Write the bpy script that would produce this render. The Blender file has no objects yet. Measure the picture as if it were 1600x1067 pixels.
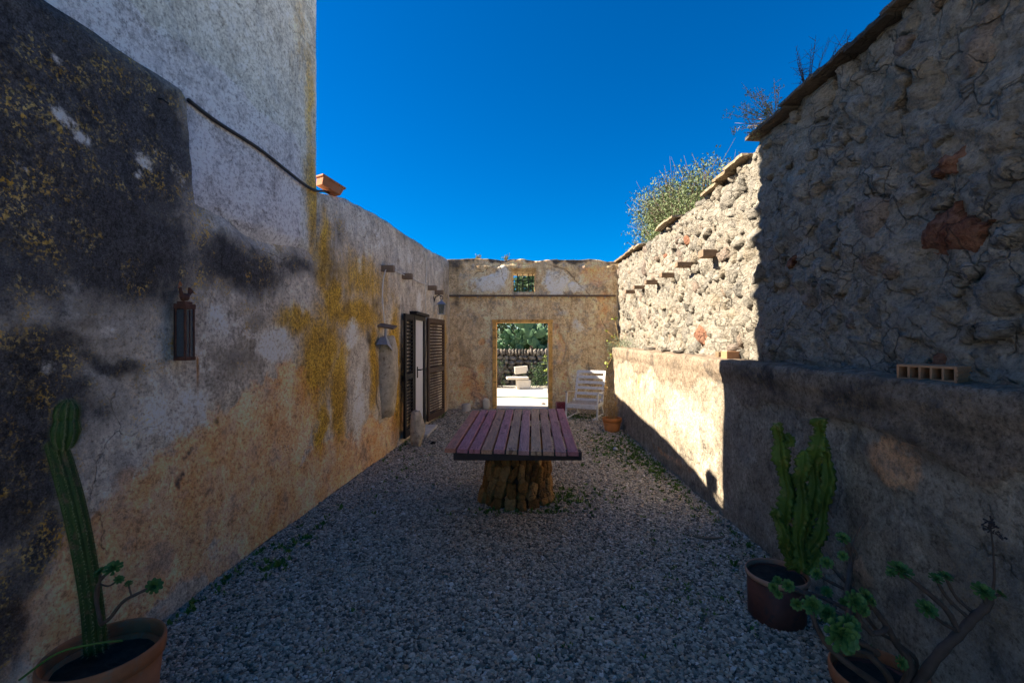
import bpy, bmesh, math, random
import numpy as np
from mathutils import Vector, Matrix

S = bpy.context.scene
C = S.collection
R = math.radians
PI = math.pi
random.seed(7)

# ------------------------------------------------------------------ camera, sky, sun, exposure
cam_d = bpy.data.cameras.new("camera")
cam = bpy.data.objects.new("camera", cam_d)
C.objects.link(cam)
cam.location = (0, 0, 1.6)
cam.rotation_euler = (R(90), 0, 0)
cam_d.sensor_width = 36
cam_d.lens = 16
cam_d.shift_x = -15 / 1600
cam_d.shift_y = -3.5 / 1600
cam_d.clip_start = 0.02
cam_d.clip_end = 3000
S.camera = cam

SUN_DIR = Vector((-1.0, 0.08, 0.775)).normalized()      # towards the sun
EL = math.asin(SUN_DIR.z)
AZ = math.atan2(SUN_DIR.x, SUN_DIR.y)                  # clockwise from +Y
W = bpy.data.worlds.new("World")
S.world = W
W.use_nodes = True
wt = W.node_tree
wt.nodes.clear()
sky = wt.nodes.new("ShaderNodeTexSky")
sky.sky_type = 'NISHITA'
sky.sun_disc = False
sky.sun_elevation = EL
sky.sun_rotation = AZ
sky.altitude = 300
sky.air_density = 1.0
sky.dust_density = 0.0
sky.ozone_density = 6.0
bg = wt.nodes.new("ShaderNodeBackground")
bg.inputs[1].default_value = 0.08
wo = wt.nodes.new("ShaderNodeOutputWorld")
hs = wt.nodes.new("ShaderNodeHueSaturation")
hs.inputs['Saturation'].default_value = 1.55
hs.inputs['Value'].default_value = 0.56
hs.inputs['Hue'].default_value = 0.506
wt.links.new(sky.outputs[0], hs.inputs['Color'])
wt.links.new(hs.outputs[0], bg.inputs[0])
wt.links.new(bg.outputs[0], wo.inputs[0])

sd = bpy.data.lights.new("sun", 'SUN')
sd.energy = 5.0
sd.angle = R(0.55)
sd.color = (1.0, 0.88, 0.70)
so = bpy.data.objects.new("sun", sd)
C.objects.link(so)
so.location = (-8, 1, 9)
so.rotation_euler = SUN_DIR.to_track_quat('Z', 'Y').to_euler()

S.view_settings.view_transform = 'Standard'
S.view_settings.look = 'None'
S.view_settings.gamma = 1.0
S.view_settings.use_curve_mapping = False
S.view_settings.exposure = 1.9
S.cycles.max_bounces = 10
S.cycles.diffuse_bounces = 6
S.cycles.use_denoising = True

# ------------------------------------------------------------------ numpy noise
def _hash(ix, iy, seed):
    h = (ix.astype(np.int64) * 374761393 + iy.astype(np.int64) * 668265263 + seed * 982451653) & 0xffffffff
    h = ((h ^ (h >> 13)) * 1274126177) & 0xffffffff
    h = h ^ (h >> 16)
    return (h & 0xffff) / 65535.0

def vn(x, y, seed=0):
    x = np.asarray(x, float); y = np.asarray(y, float)
    ix = np.floor(x); iy = np.floor(y)
    fx = x - ix; fy = y - iy
    fx = fx * fx * (3 - 2 * fx); fy = fy * fy * (3 - 2 * fy)
    a = _hash(ix, iy, seed); b = _hash(ix + 1, iy, seed)
    c = _hash(ix, iy + 1, seed); d = _hash(ix + 1, iy + 1, seed)
    return (a + (b - a) * fx) * (1 - fy) + (c + (d - c) * fx) * fy

def fbm(x, y, seed=0, octv=5, gain=0.5):
    s = 0; a = 1; t = 0
    for i in range(octv):
        s = s + a * vn(x * 2 ** i + 17.3 * i, y * 2 ** i - 9.1 * i, seed + i)
        t += a; a *= gain
    return s / t                       # 0..1

def sstep(a, b, x):
    t = np.clip((np.asarray(x, float) - a) / (b - a), 0, 1)
    return t * t * (3 - 2 * t)

# ------------------------------------------------------------------ object helpers
def link(o, parent=None):
    C.objects.link(o)
    if parent is not None:
        o.parent = parent
    return o

def mesh(name, V, F, mat=None, parent=None, smooth=True, attrs=None):
    me = bpy.data.meshes.new(name)
    me.from_pydata([tuple(v) for v in V], [], [tuple(f) for f in F])
    if smooth:
        me.polygons.foreach_set("use_smooth", [True] * len(me.polygons))
    if mat:
        me.materials.append(mat)
    if attrs:
        for k, a in attrs.items():
            at = me.attributes.new(k, 'FLOAT', 'POINT')
            at.data.foreach_set("value", np.asarray(a, dtype=np.float32).ravel())
    me.update()
    return link(bpy.data.objects.new(name, me), parent)

def tag(o, label=None, cat=None, group=None, kind=None):
    if label: o["label"] = label
    if cat: o["category"] = cat
    if group: o["group"] = group
    if kind: o["kind"] = kind
    return o

def thing(name, label, cat, loc=(0, 0, 0), rz=0, group=None):
    o = bpy.data.objects.new(name, None)
    o.location = loc
    o.rotation_euler = (0, 0, rz)
    o.empty_display_size = 0.1
    link(o)
    return tag(o, label, cat, group)

def part(name, me_or_obj, parent):
    return link(bpy.data.objects.new(name, me_or_obj), parent)

class MB:
    """collects simple solids, builds one mesh object"""
    def __init__(s): s.V = []; s.F = []
    def add(s, V, F):
        n = len(s.V); s.V += [tuple(v) for v in V]; s.F += [tuple(i + n for i in f) for f in F]
        return s
    def box(s, c, d, rot=None):
        x, y, z = [q / 2 for q in d]
        vs = [Vector(p) for p in ((-x, -y, -z), (x, -y, -z), (x, y, -z), (-x, y, -z), (-x, -y, z), (x, -y, z), (x, y, z), (-x, y, z))]
        if rot is not None:
            vs = [rot @ v for v in vs]
        c = Vector(c)
        return s.add([v + c for v in vs], [(0, 3, 2, 1), (4, 5, 6, 7), (0, 1, 5, 4), (1, 2, 6, 5), (2, 3, 7, 6), (3, 0, 4, 7)])
    def tube(s, pts, r, n=8, cap=True):
        V, F = sweep(pts, r, n, cap)
        return s.add(V, F)
    def build(s, name, mat, parent=None, bevel=0, smooth=False, seg=2):
        if bevel:
            bm = bmesh.new()
            vs = [bm.verts.new(v) for v in s.V]
            for f in s.F:
                try: bm.faces.new([vs[i] for i in f])
                except ValueError: pass
            bmesh.ops.bevel(bm, geom=[e for e in bm.edges], offset=bevel, segments=seg, affect='EDGES', profile=0.6)
            me = bpy.data.meshes.new(name); bm.to_mesh(me); bm.free()
            me.materials.append(mat)
            if smooth: me.polygons.foreach_set("use_smooth", [True] * len(me.polygons))
            return link(bpy.data.objects.new(name, me), parent)
        return mesh(name, s.V, s.F, mat, parent, smooth)

def sweep(pts, r, n=8, cap=True, section=None):
    """tube along pts; r a number or a list; section(theta, i) scales the radius"""
    pts = [Vector(p) for p in pts]
    m = len(pts)
    if not hasattr(r, '__len__'): r = [r] * m
    V = []; F = []
    t0 = (pts[1] - pts[0]).normalized()
    up = Vector((0, 0, 1)) if abs(t0.z) < 0.9 else Vector((0, 1, 0))
    u = t0.cross(up).normalized()
    for i, p in enumerate(pts):
        t = (pts[min(i + 1, m - 1)] - pts[max(i - 1, 0)]).normalized()
        u = (u - t * u.dot(t)).normalized()
        v = t.cross(u)
        for k in range(n):
            a = 2 * PI * k / n
            q = r[i] * (section(a, i) if section else 1)
            V.append(p + (u * math.cos(a) + v * math.sin(a)) * q)
    for i in range(m - 1):
        for k in range(n):
            k2 = (k + 1) % n
            F.append((i * n + k, i * n + k2, (i + 1) * n + k2, (i + 1) * n + k))
    if cap:
        F.append(tuple(range(n - 1, -1, -1)))
        F.append(tuple((m - 1) * n + k for k in range(n)))
    return V, F

def smooth_path(pts, k=6):
    P = [Vector(p) for p in pts]
    if len(P) < 3: 
        return [P[0].lerp(P[1], i / k) for i in range(k + 1)]
    out = []
    for i in range(len(P) - 1):
        p0 = P[max(i - 1, 0)]; p1 = P[i]; p2 = P[i + 1]; p3 = P[min(i + 2, len(P) - 1)]
        for j in range(k):
            t = j / k
            out.append(0.5 * ((2 * p1) + (p2 - p0) * t + (2 * p0 - 5 * p1 + 4 * p2 - p3) * t * t + (3 * p1 - p0 - 3 * p2 + p3) * t ** 3))
    out.append(P[-1])
    return out

def lathe(profile, n=40, wob=0.0, seed=0):
    V = []; F = []
    for i, (r, z) in enumerate(profile):
        for k in range(n):
            a = 2 * PI * k / n
            q = r * (1 + wob * math.sin(a * 2 + seed))
            V.append((q * math.cos(a), q * math.sin(a), z))
    m = len(profile)
    for i in range(m - 1):
        for k in range(n):
            k2 = (k + 1) % n
            F.append((i * n + k, i * n + k2, (i + 1) * n + k2, (i + 1) * n + k))
    F.append(tuple(range(n - 1, -1, -1)))
    F.append(tuple((m - 1) * n + k for k in range(n)))
    return V, F

def rock(seed, sx, sy, sz, n=2, rough=0.18, box=0.62):
    """an irregular stone: icosphere pushed towards a box, cut by a few planes"""
    rr = random.Random(seed)
    bm = bmesh.new()
    bmesh.ops.create_icosphere(bm, subdivisions=n, radius=1)
    planes = [(Vector((rr.uniform(-1, 1), rr.uniform(-1, 1), rr.uniform(-1, 1))).normalized(), rr.uniform(0.62, 0.9)) for _ in range(9)]
    for v in bm.verts:
        p = v.co.copy()
        m = max(abs(p.x), abs(p.y), abs(p.z))
        p = p.lerp(p / m, box)
        for nn, d in planes:
            q = p.dot(nn) - d
            if q > 0: p -= nn * q * 0.9
        p *= 1 + rr.uniform(-rough, rough) * 0.35
        v.co = Vector((p.x * sx, p.y * sy, p.z * sz))
    V = [v.co.copy() for v in bm.verts]; F = [[v.index for v in f.verts] for f in bm.faces]
    bm.free()
    return V, F

def loc_shift(V, l):
    l = Vector(l)
    return [Vector(v) - l for v in V]

# ------------------------------------------------------------------ material helper
class N:
    def __init__(s, name, rough=0.9, spec=0.2):
        s.m = bpy.data.materials.new(name)
        s.m.use_nodes = True
        s.t = s.m.node_tree
        s.t.nodes.clear()
        s.o = s.t.nodes.new("ShaderNodeOutputMaterial")
        s.b = s.t.nodes.new("ShaderNodeBsdfPrincipled")
        s.t.links.new(s.b.outputs[0], s.o.inputs[0])
        s.b.inputs['Roughness'].default_value = rough
        s.b.inputs['Specular IOR Level'].default_value = spec
        s.tc = None
    def n(s, t): return s.t.nodes.new(t)
    def L(s, a, b): s.t.links.new(a, b)
    def put(s, sock, v):
        if isinstance(v, bpy.types.NodeSocket): s.L(v, sock)
        elif isinstance(v, (tuple, list)) and len(v) == 3 and sock.type == 'RGBA': sock.default_value = (*v, 1)
        else: sock.default_value = v
    def pos(s, scale=(1, 1, 1), obj=True, rot=(0, 0, 0)):
        if s.tc is None: s.tc = s.n("ShaderNodeTexCoord")
        mp = s.n("ShaderNodeMapping")
        s.L(s.tc.outputs['Object'], mp.inputs[0])
        mp.inputs['Scale'].default_value = scale
        mp.inputs['Rotation'].default_value = rot
        return mp.outputs[0]
    def noise(s, sc, det=6, rough=0.6, vec=None, dist=0.0):
        q = s.n("ShaderNodeTexNoise")
        s.L(vec if vec is not None else s.pos(), q.inputs['Vector'])
        q.inputs['Scale'].default_value = sc; q.inputs['Detail'].default_value = det
        q.inputs['Roughness'].default_value = rough; q.inputs['Distortion'].default_value = dist
        return q.outputs[0]
    def voro(s, sc, vec=None, feat='F1', out=0, rnd=1.0):
        q = s.n("ShaderNodeTexVoronoi"); q.feature = feat
        s.L(vec if vec is not None else s.pos(), q.inputs['Vector'])
        q.inputs['Scale'].default_value = sc
        q.inputs['Randomness'].default_value = rnd
        return q.outputs[out]
    def attr(s, name):
        q = s.n("ShaderNodeAttribute"); q.attribute_name = name
        return q.outputs['Fac']
    def m_(s, op, a, b=0.0, c=0.0, clamp=False):
        q = s.n("ShaderNodeMath"); q.operation = op; q.use_clamp = clamp
        s.put(q.inputs[0], a); s.put(q.inputs[1], b)
        if len(q.inputs) > 2: s.put(q.inputs[2], c)
        return q.outputs[0]
    def rng(s, x, a, b, c=0.0, d=1.0, smooth=True):
        q = s.n("ShaderNodeMapRange"); q.clamp = True
        if smooth: q.interpolation_type = 'SMOOTHSTEP'
        s.put(q.inputs[0], x); 
        for i, v in enumerate((a, b, c, d)): s.put(q.inputs[i + 1], v)
        return q.outputs[0]
    def ramp(s, x, stops):
        q = s.n("ShaderNodeValToRGB"); s.put(q.inputs[0], x)
        e = q.color_ramp.elements
        while len(e) < len(stops): e.new(0.5)
        for i, (p, c) in enumerate(stops):
            e[i].position = p; e[i].color = (*c, 1)
        return q.outputs[0]
    def mix(s, f, a, b, mode='MIX'):
        q = s.n("ShaderNodeMix"); q.data_type = 'RGBA'; q.blend_type = mode
        s.put(q.inputs[0], f)
        for sock, v in ((q.inputs[6], a), (q.inputs[7], b)):
            if isinstance(v, bpy.types.NodeSocket): s.L(v, sock)
            else: sock.default_value = (*v, 1)
        return q.outputs[2]
    def mask(s, at, noise, amp=0.8, lo=0.45, hi=0.6):
        """painted attribute broken up by a noise"""
        v = s.m_('ADD', s.attr(at), s.m_('MULTIPLY', s.m_('SUBTRACT', noise, 0.5), amp))
        return s.rng(v, lo, hi)
    def bump(s, h, strength=0.5, dist=0.01):
        q = s.n("ShaderNodeBump"); q.inputs['Strength'].default_value = strength
        q.inputs['Distance'].default_value = dist
        s.put(q.inputs['Height'], h)
        s.L(q.outputs[0], s.b.inputs['Normal'])
    def color(s, c): s.put(s.b.inputs['Base Color'], c)
    def rough(s, v): s.put(s.b.inputs['Roughness'], v)

def simple(name, col, rough=0.7, var=0.25, sc=8, metal=0.0, bump=0.3, bscale=60, spec=0.3, dark=None):
    q = N(name, rough, spec)
    n1 = q.noise(sc, 8, 0.65)
    n2 = q.noise(bscale, 4, 0.6)
    lo = tuple(c * (1 - var) for c in col); hi = tuple(min(1, c * (1 + var)) for c in col)
    cc = q.ramp(n1, [(0.3, lo), (0.7, hi)])
    if dark: cc = q.mix(q.rng(q.noise(sc * 2.3, 8, 0.7), 0.52, 0.68), cc, dark)
    q.color(cc)
    q.b.inputs['Metallic'].default_value = metal
    q.bump(q.m_('ADD', n2, q.m_('MULTIPLY', n1, 0.6)), bump, 0.004)
    return q.m

# ------------------------------------------------------------------ plan of the yard (metres; x across, y away)
def wl(y):            # inner face of the left wall
    return -2.17 + 0.05 * y
YB = 10.34            # back wall face
def wr(y):            # low right wall face
    return 1.84 - 0.01 * y
def wu(y):            # upper right stone wall face
    return 2.03 + 0.018 * y

def L2(px, py):       # a spot on the left wall from its bearing
    y = -2.17 / ((px - 815) / 711 - 0.05)
    return y, 1.6 - (py - 530) / 711 * y

def blobs(Y, Z, lst, warp=0.12, seed=3, fr=2.2):
    wy = (fbm(Y * fr, Z * fr, seed, 6, 0.62) - 0.5) * 3.4 * warp
    wz = (fbm(Y * fr, Z * fr, seed + 31, 6, 0.62) - 0.5) * 3.4 * warp
    y = Y + wy; z = Z + wz
    out = np.zeros_like(Y)
    for (cy, cz, ry, rz, s) in lst:
        out = np.maximum(out, s * np.exp(-(((y - cy) / ry) ** 2 + ((z - cz) / rz) ** 2) ** 0.9))
    return out

def grid_faces(nc, nr, keep=None):
    F = []
    for i in range(nc - 1):
        for j in range(nr - 1):
            if keep is None or keep(i, j):
                a = i * nr + j
                F.append((a, a + nr, a + nr + 1, a + 1))
    return F

def wall(name, us, z0, zfix, ztop, point, thick, mat, outdir, parent=None, hole=None, attrs=None, flip=False, nstretch=14, cap_n=6, cap_fn=None):
    """closed wall. us: stations; rows at zfix then nstretch rows up to ztop(u); then a cap over `thick` and a back face.
    point(u, z) -> front face position; outdir(u) -> unit vector away from the yard"""
    us = np.asarray(us, float); nc = len(us)
    zf = np.asarray(zfix, float); nf = len(zf)
    top = ztop(us)
    U = []; Z = []
    cols = []
    for i in range(nc):
        zz = list(zf) + [zf[-1] + (top[i] - zf[-1]) * (k + 1) / nstretch for k in range(nstretch)]
        cols.append(zz)
    Z = np.array(cols); U = np.repeat(us[:, None], Z.shape[1], 1)
    P = point(U, Z)                                  # (nc, nr, 3)
    nfr = Z.shape[1]
    rows = [P]
    od = outdir(us)                                  # (nc,3)
    last = P[:, -1, :]
    extra = []
    for k in range(1, cap_n + 1):
        t = k / cap_n
        q = last + od * (thick * t)
        bump_ = (0.02 * math.sin(PI * t)) + (fbm(us * 3, np.full(nc, k * 0.9), 55) - 0.5) * 0.05 * (1 if k < cap_n else 0)
        if cap_fn is not None: bump_ = bump_ + cap_fn(us, t)
        q = q.copy(); q[:, 2] = last[:, 2] + bump_
        extra.append(q)
    base_back = extra[-1].copy(); base_back[:, 2] = z0
    extra.append(base_back)
    allP = np.concatenate([P] + [e[:, None, :] for e in extra], 1)
    nr = allP.shape[1]
    V = allP.reshape(-1, 3)
    def keep(i, j):
        if hole and j < nfr - 1:
            um = (us[i] + us[i + 1]) / 2; zm = (Z[i, j] + Z[i, j + 1]) / 2
            for (a, b, c, d) in hole:
                if a < um < b and c < zm < d: return False
        if hole and j >= nr - 2:
            pass
        return True
    F = grid_faces(nc, nr, keep)
    if hole:                                          # back face has the same openings: rebuild it as strips
        F = [f for f in F if not (f[0] % nr == nr - 2)]
        nb = len(V)
        Vb = []; bz = [z0] + sorted({h[2] for h in hole if h[2] > z0} | {h[3] for h in hole})
        backx = allP[:, nr - 2, :]
        for i in range(nc):
            for z in bz: Vb.append((backx[i, 0], backx[i, 1], z))
            Vb.append(tuple(backx[i]))
        nbz = len(bz) + 1
        for i in range(nc - 1):
            um = (us[i] + us[i + 1]) / 2
            for j in range(nbz - 1):
                zm = (bz[j] + (bz[j + 1] if j + 1 < len(bz) else 99)) / 2 if j + 1 < len(bz) else 1e3
                if any(a < um < b and c < zm < d for (a, b, c, d) in hole): continue
                a = nb + i * nbz + j
                F.append((a + 1, a + nbz + 1, a + nbz, a))
        V = np.concatenate([V, np.array(Vb)], 0)
    else:
        F.append(tuple(range(nr)))
        F.append(tuple((nc - 1) * nr + j for j in range(nr - 1, -1, -1)))
    if flip: F = [tuple(reversed(f)) for f in F]
    at = None
    if attrs:
        at = {}
        for k, fn in attrs.items():
            A = fn(U, Z)
            full = np.concatenate([A] + [A[:, -1:]] * (nr - nfr), 1).reshape(-1)
            if len(full) < len(V): full = np.concatenate([full, np.zeros(len(V) - len(full))])
            at[k] = full
    return mesh(name, V, F, mat, parent, True, at)

def stations(*segs):
    out = []
    for a, b, s in segs:
        n = max(1, int(round((b - a) / s)))
        out += list(np.linspace(a, b, n + 1)[:-1])
    out.append(segs[-1][1])
    return np.array(out)

# ------------------------------------------------------------------ materials
def plaster(name, lo, hi, palec=(0.62, 0.60, 0.56), tanc=((0.62, 0.28, 0.10), (0.80, 0.46, 0.25), (0.86, 0.62, 0.44)),
            streak=0.4, autopale=0.25, autodark=0.3, speck=0.5, bumps=0.6, smoothc=(0.60, 0.57, 0.57), gain=1.45):
    q = N(name, 0.92, 0.15)
    n1 = q.noise(1.1, 10, 0.68, dist=0.4)
    n2 = q.noise(4.5, 10, 0.72, dist=0.3)
    n3 = q.noise(42, 5, 0.75)
    n4 = q.noise(130, 3, 0.7)
    n5 = q.noise(11, 8, 0.75)
    st = q.m_('ADD', q.m_('MULTIPLY', q.noise(1.6, 8, 0.7, vec=q.pos((4.0, 4.0, 0.45)), dist=0.8), 0.72), q.m_('MULTIPLY', n5, 0.28))
    st2 = q.m_('ADD', q.m_('MULTIPLY', q.noise(1.9, 8, 0.7, vec=q.pos((5, 5, 0.7)), dist=1.0), 0.65), q.m_('MULTIPLY', n5, 0.35))
    nm = q.m_('ADD', q.m_('MULTIPLY', n1, 0.55), q.m_('MULTIPLY', n5, 0.45))
    col = q.ramp(nm, [(0.40, lo), (0.5, tuple((a + b) / 2 for a, b in zip(lo, hi))), (0.59, hi)])
    # weathering streaks running down
    col = q.mix(q.m_('MULTIPLY', q.rng(st, 0.48, 0.66), streak), col, tuple(c * 0.36 for c in lo))
    col = q.mix(q.m_('MULTIPLY', q.rng(st2, 0.55, 0.68), streak * 0.6), col, palec)
    # pale lime patches
    pm = q.rng(q.m_('ADD', q.m_('MULTIPLY', n2, 0.7), q.m_('MULTIPLY', n5, 0.3)), 0.52, 0.60)
    col = q.mix(q.m_('MULTIPLY', pm, autopale), col, palec)
    # tan undercoat
    tn = q.ramp(q.m_('ADD', q.m_('MULTIPLY', n2, 0.6), q.m_('MULTIPLY', q.noise(2.0, 8, 0.6), 0.4)), [(0.36, tanc[0]), (0.5, tanc[1]), (0.64, tanc[2])])
    tn = q.mix(q.m_('MULTIPLY', q.rng(q.noise(3.1, 9, 0.7), 0.56, 0.66), 0.45), tn, (0.36, 0.32, 0.29))
    col = q.mix(q.mask('tan', n2, 0.9, 0.42, 0.56), col, tn)
    # ochre algae
    col = q.mix(q.m_('MULTIPLY', 0.85, q.mask('och', n5, 0.8, 0.08, 0.6)), col, (1.0, 0.80, 0.46), 'MULTIPLY')
    nf = q.m_('ADD', q.m_('MULTIPLY', n5, 0.5), q.m_('MULTIPLY', n3, 0.5))
    oc = q.ramp(n3, [(0.35, (0.26, 0.15, 0.03)), (0.6, (0.58, 0.34, 0.04))])
    col = q.mix(q.m_('MULTIPLY', q.mask('och', q.m_('ADD', q.m_('MULTIPLY', nf, 0.5), q.m_('MULTIPLY', st, 0.5)), 2.4, 0.10, 0.85), 0.92), col, oc)
    # white patches
    col = q.mix(q.m_('MULTIPLY', q.mask('pale', q.m_('ADD', q.m_('MULTIPLY', n5, 0.6), q.m_('MULTIPLY', st2, 0.4)), 1.6, 0.35, 0.85), 0.8), col, palec)
    # new smooth render
    col = q.mix(q.mask('smooth', nf, 0.8, 0.35, 0.6), col, smoothc)
    # black lichen, plus some shade painted in through 'dark'
    dkn = q.m_('ADD', q.m_('MULTIPLY', n5, 0.5), q.m_('MULTIPLY', n3, 0.5))
    am = q.m_('MULTIPLY', q.rng(q.m_('ADD', q.m_('MULTIPLY', n2, 0.5), q.m_('MULTIPLY', q.m_('ADD', n1, dkn), 0.25)), 0.50, 0.585), autodark)
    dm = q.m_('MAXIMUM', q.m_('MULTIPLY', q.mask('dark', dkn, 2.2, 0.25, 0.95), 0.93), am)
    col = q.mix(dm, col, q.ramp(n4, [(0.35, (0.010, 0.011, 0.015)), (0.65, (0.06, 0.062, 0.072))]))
    # yellow crusts scattered over it
    sp = q.m_('MULTIPLY', q.rng(q.noise(58, 4, 0.65), 0.50, 0.58), q.rng(q.m_('ADD', q.m_('MULTIPLY', q.noise(2.6, 5, 0.7), 0.6), q.m_('MULTIPLY', q.noise(13, 5, 0.7), 0.4)), 0.47, 0.60))
    sp = q.m_('MULTIPLY', sp, q.rng(q.attr('dark'), 0.1, 0.6))
    col = q.mix(q.m_('MULTIPLY', sp, speck), col, q.ramp(n5, [(0.4, (0.48, 0.27, 0.04)), (0.6, (0.60, 0.44, 0.16))]))
    col = q.mix(q.m_('MULTIPLY', 0.85, q.mask('chip', dkn, 1.6, 0.3, 0.95)), col, palec)
    col = q.mix(q.rng(q.attr('rust'), 0.1, 0.9), col, (0.30, 0.12, 0.02))
    col = q.mix(q.m_('MULTIPLY', 0.7, q.rng(q.m_('ADD', q.attr('crack'), q.m_('MULTIPLY', q.m_('SUBTRACT', n3, 0.5), 1.2)), 0.4, 0.9)), col, (0.10, 0.07, 0.05))
    # hair cracks
    cr = q.voro(1.7, vec=q.mixvec(0.22), feat='DISTANCE_TO_EDGE')
    crm = q.m_('MULTIPLY', q.rng(cr, 0.0, 0.012, 1.0, 0.0), q.rng(n1, 0.48, 0.6))
    col = q.mix(q.m_('MULTIPLY', crm, 0.55), col, (0.08, 0.065, 0.05))
    # grain
    g = q.ramp(n4, [(0.25, (0.74, 0.74, 0.74)), (0.5, (1, 1, 1)), (0.75, (1.12, 1.12, 1.12))])
    col = q.mix(1.0, col, g, 'MULTIPLY')
    g2 = q.ramp(n3, [(0.36, (0.34, 0.33, 0.32)), (0.48, (0.92, 0.92, 0.92)), (0.64, (1.4, 1.4, 1.4))])
    col = q.mix(0.8, col, g2, 'MULTIPLY')
    mot = q.m_('ADD', q.m_('MULTIPLY', q.noise(3.4, 10, 0.74, dist=0.6), 0.6), q.m_('MULTIPLY', q.noise(19, 6, 0.75), 0.4))
    col = q.mix(0.9, col, q.ramp(mot, [(0.37, (0.46, 0.43, 0.40)), (0.47, (0.86, 0.84, 0.81)), (0.55, (1.08, 1.07, 1.05)), (0.64, (1.28, 1.25, 1.2))]), 'MULTIPLY')
    col = q.mix(1.0, col, (gain, gain * 0.99, gain * 0.97), 'MULTIPLY')
    col = q.mix(1.0, col, (0.86, 0.83, 0.79), 'DARKEN')
    q.color(col)
    h = q.m_('ADD', q.m_('MULTIPLY', n5, 0.9), q.m_('ADD', q.m_('MULTIPLY', n3, 0.45), q.m_('MULTIPLY', n4, 0.22)))
    h = q.m_('SUBTRACT', h, q.m_('MULTIPLY', crm, 0.35))
    q.bump(h, bumps, 0.02)
    return q.m

def _mixvec(s, amt):
    v = s.n("ShaderNodeVectorMath"); v.operation = 'ADD'
    w = s.n("ShaderNodeTexNoise"); w.inputs['Scale'].default_value = 3.5; w.inputs['Detail'].default_value = 6
    s.L(s.pos(), w.inputs['Vector'])
    sc = s.n("ShaderNodeVectorMath"); sc.operation = 'SCALE'; sc.inputs[3].default_value = amt * 2
    s.L(w.outputs[1], sc.inputs[0])
    s.L(s.pos(), v.inputs[0]); s.L(sc.outputs[0], v.inputs[1])
    return v.outputs[0]
N.mixvec = _mixvec

M = {}
M['left'] = plaster("old_plaster_left", (0.36, 0.31, 0.255), (0.74, 0.66, 0.565), (0.88, 0.81, 0.73), streak=0.45, autopale=0.65, autodark=0.5, speck=0.95, bumps=1.2)
M['tower'] = plaster("tower_render", (0.42, 0.40, 0.36), (0.68, 0.66, 0.60), (0.80, 0.80, 0.79), streak=0.25, autopale=0.55, autodark=0.35, speck=0.5, bumps=0.9)
M['back'] = plaster("old_plaster_back", (0.42, 0.30, 0.17), (0.80, 0.63, 0.42), streak=0.5, autopale=0.35, autodark=0.55, speck=0.4, gain=1.55, smoothc=(0.74, 0.68, 0.59))
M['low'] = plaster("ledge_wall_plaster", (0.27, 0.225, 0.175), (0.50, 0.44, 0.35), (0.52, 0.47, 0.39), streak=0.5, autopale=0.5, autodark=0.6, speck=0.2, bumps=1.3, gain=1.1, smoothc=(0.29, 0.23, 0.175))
M['low'].name = "ledge_wall_plaster"

def stone_mat(name, stops, mortar=False, bumpd=0.03, moss=0.3):
    q = N(name, 0.93, 0.12)
    n1 = q.noise(2.5, 8, 0.7); n2 = q.noise(14, 9, 0.75, dist=0.4); n3 = q.noise(60, 5, 0.7); n4 = q.noise(160, 3, 0.6)
    f = q.attr('tint')
    f = q.m_('ADD', q.m_('MULTIPLY', f, 0.75), q.m_('MULTIPLY', q.m_('SUBTRACT', n2, 0.35), 0.55))
    col = q.ramp(f, stops)
    col = q.mix(q.rng(q.attr('hue'), 0.3, 0.9), col, q.ramp(n2, [(0.35, (0.26, 0.09, 0.055)), (0.65, (0.50, 0.26, 0.16))]))
    col = q.mix(q.m_('MULTIPLY', q.rng(n1, 0.5, 0.62), moss), col, (0.10, 0.10, 0.10))
    if mortar:
        col = q.mix(q.m_('MULTIPLY', q.rng(n2, 0.5, 0.6), 0.45), col, (0.52, 0.48, 0.42))
    ck0 = q.voro(6.5, vec=q.mixvec(0.09), feat='DISTANCE_TO_EDGE')
    col = q.mix(q.m_('MULTIPLY', q.m_('MULTIPLY', q.rng(ck0, 0.0, 0.04, 1.0, 0.0), q.rng(q.noise(3.3, 4, 0.6), 0.42, 0.56)), 0.55), col, (0.08, 0.068, 0.055))
    col = q.mix(q.m_('MULTIPLY', q.attr('joint'), 0.75), col, (0.07, 0.06, 0.05))
    g = q.ramp(q.m_('ADD', q.m_('MULTIPLY', n3, 0.6), q.m_('MULTIPLY', n2, 0.4)), [(0.34, (0.32, 0.31, 0.30)), (0.48, (0.80, 0.785, 0.765)), (0.66, (1.08, 1.06, 1.03))])
    col = q.mix(1.0, col, g, 'MULTIPLY')
    q.color(col)
    ck = q.voro(6.5, vec=q.mixvec(0.09), feat='DISTANCE_TO_EDGE')
    ckm = q.m_('MULTIPLY', q.rng(ck, 0.0, 0.045, 1.0, 0.0), q.rng(q.noise(3.3, 4, 0.6), 0.42, 0.56))
    fl = q.noise(9, 6, 0.6, vec=q.pos((1, 1, 2.2), rot=(R(28), 0, 0)), dist=0.8)
    fr_ = q.m_('FRACT', q.m_('MULTIPLY', fl, 7.0))
    h = q.m_('ADD', n2, q.m_('ADD', q.m_('MULTIPLY', n3, 0.4), q.m_('MULTIPLY', n4, 0.15)))
    h = q.m_('ADD', h, q.m_('MULTIPLY', q.rng(fr_, 0.0, 0.85), 0.35))
    h = q.m_('SUBTRACT', h, q.m_('MULTIPLY', ckm, 0.7))
    q.bump(h, 1.0, bumpd)
    return q.m
M['stone'] = stone_mat("rubble_stone", [(0.0, (0.31, 0.295, 0.265)), (0.3, (0.39, 0.36, 0.31)), (0.5, (0.46, 0.395, 0.305)), (0.7, (0.45, 0.42, 0.37)), (0.95, (0.58, 0.52, 0.42))], moss=0.25)
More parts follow.
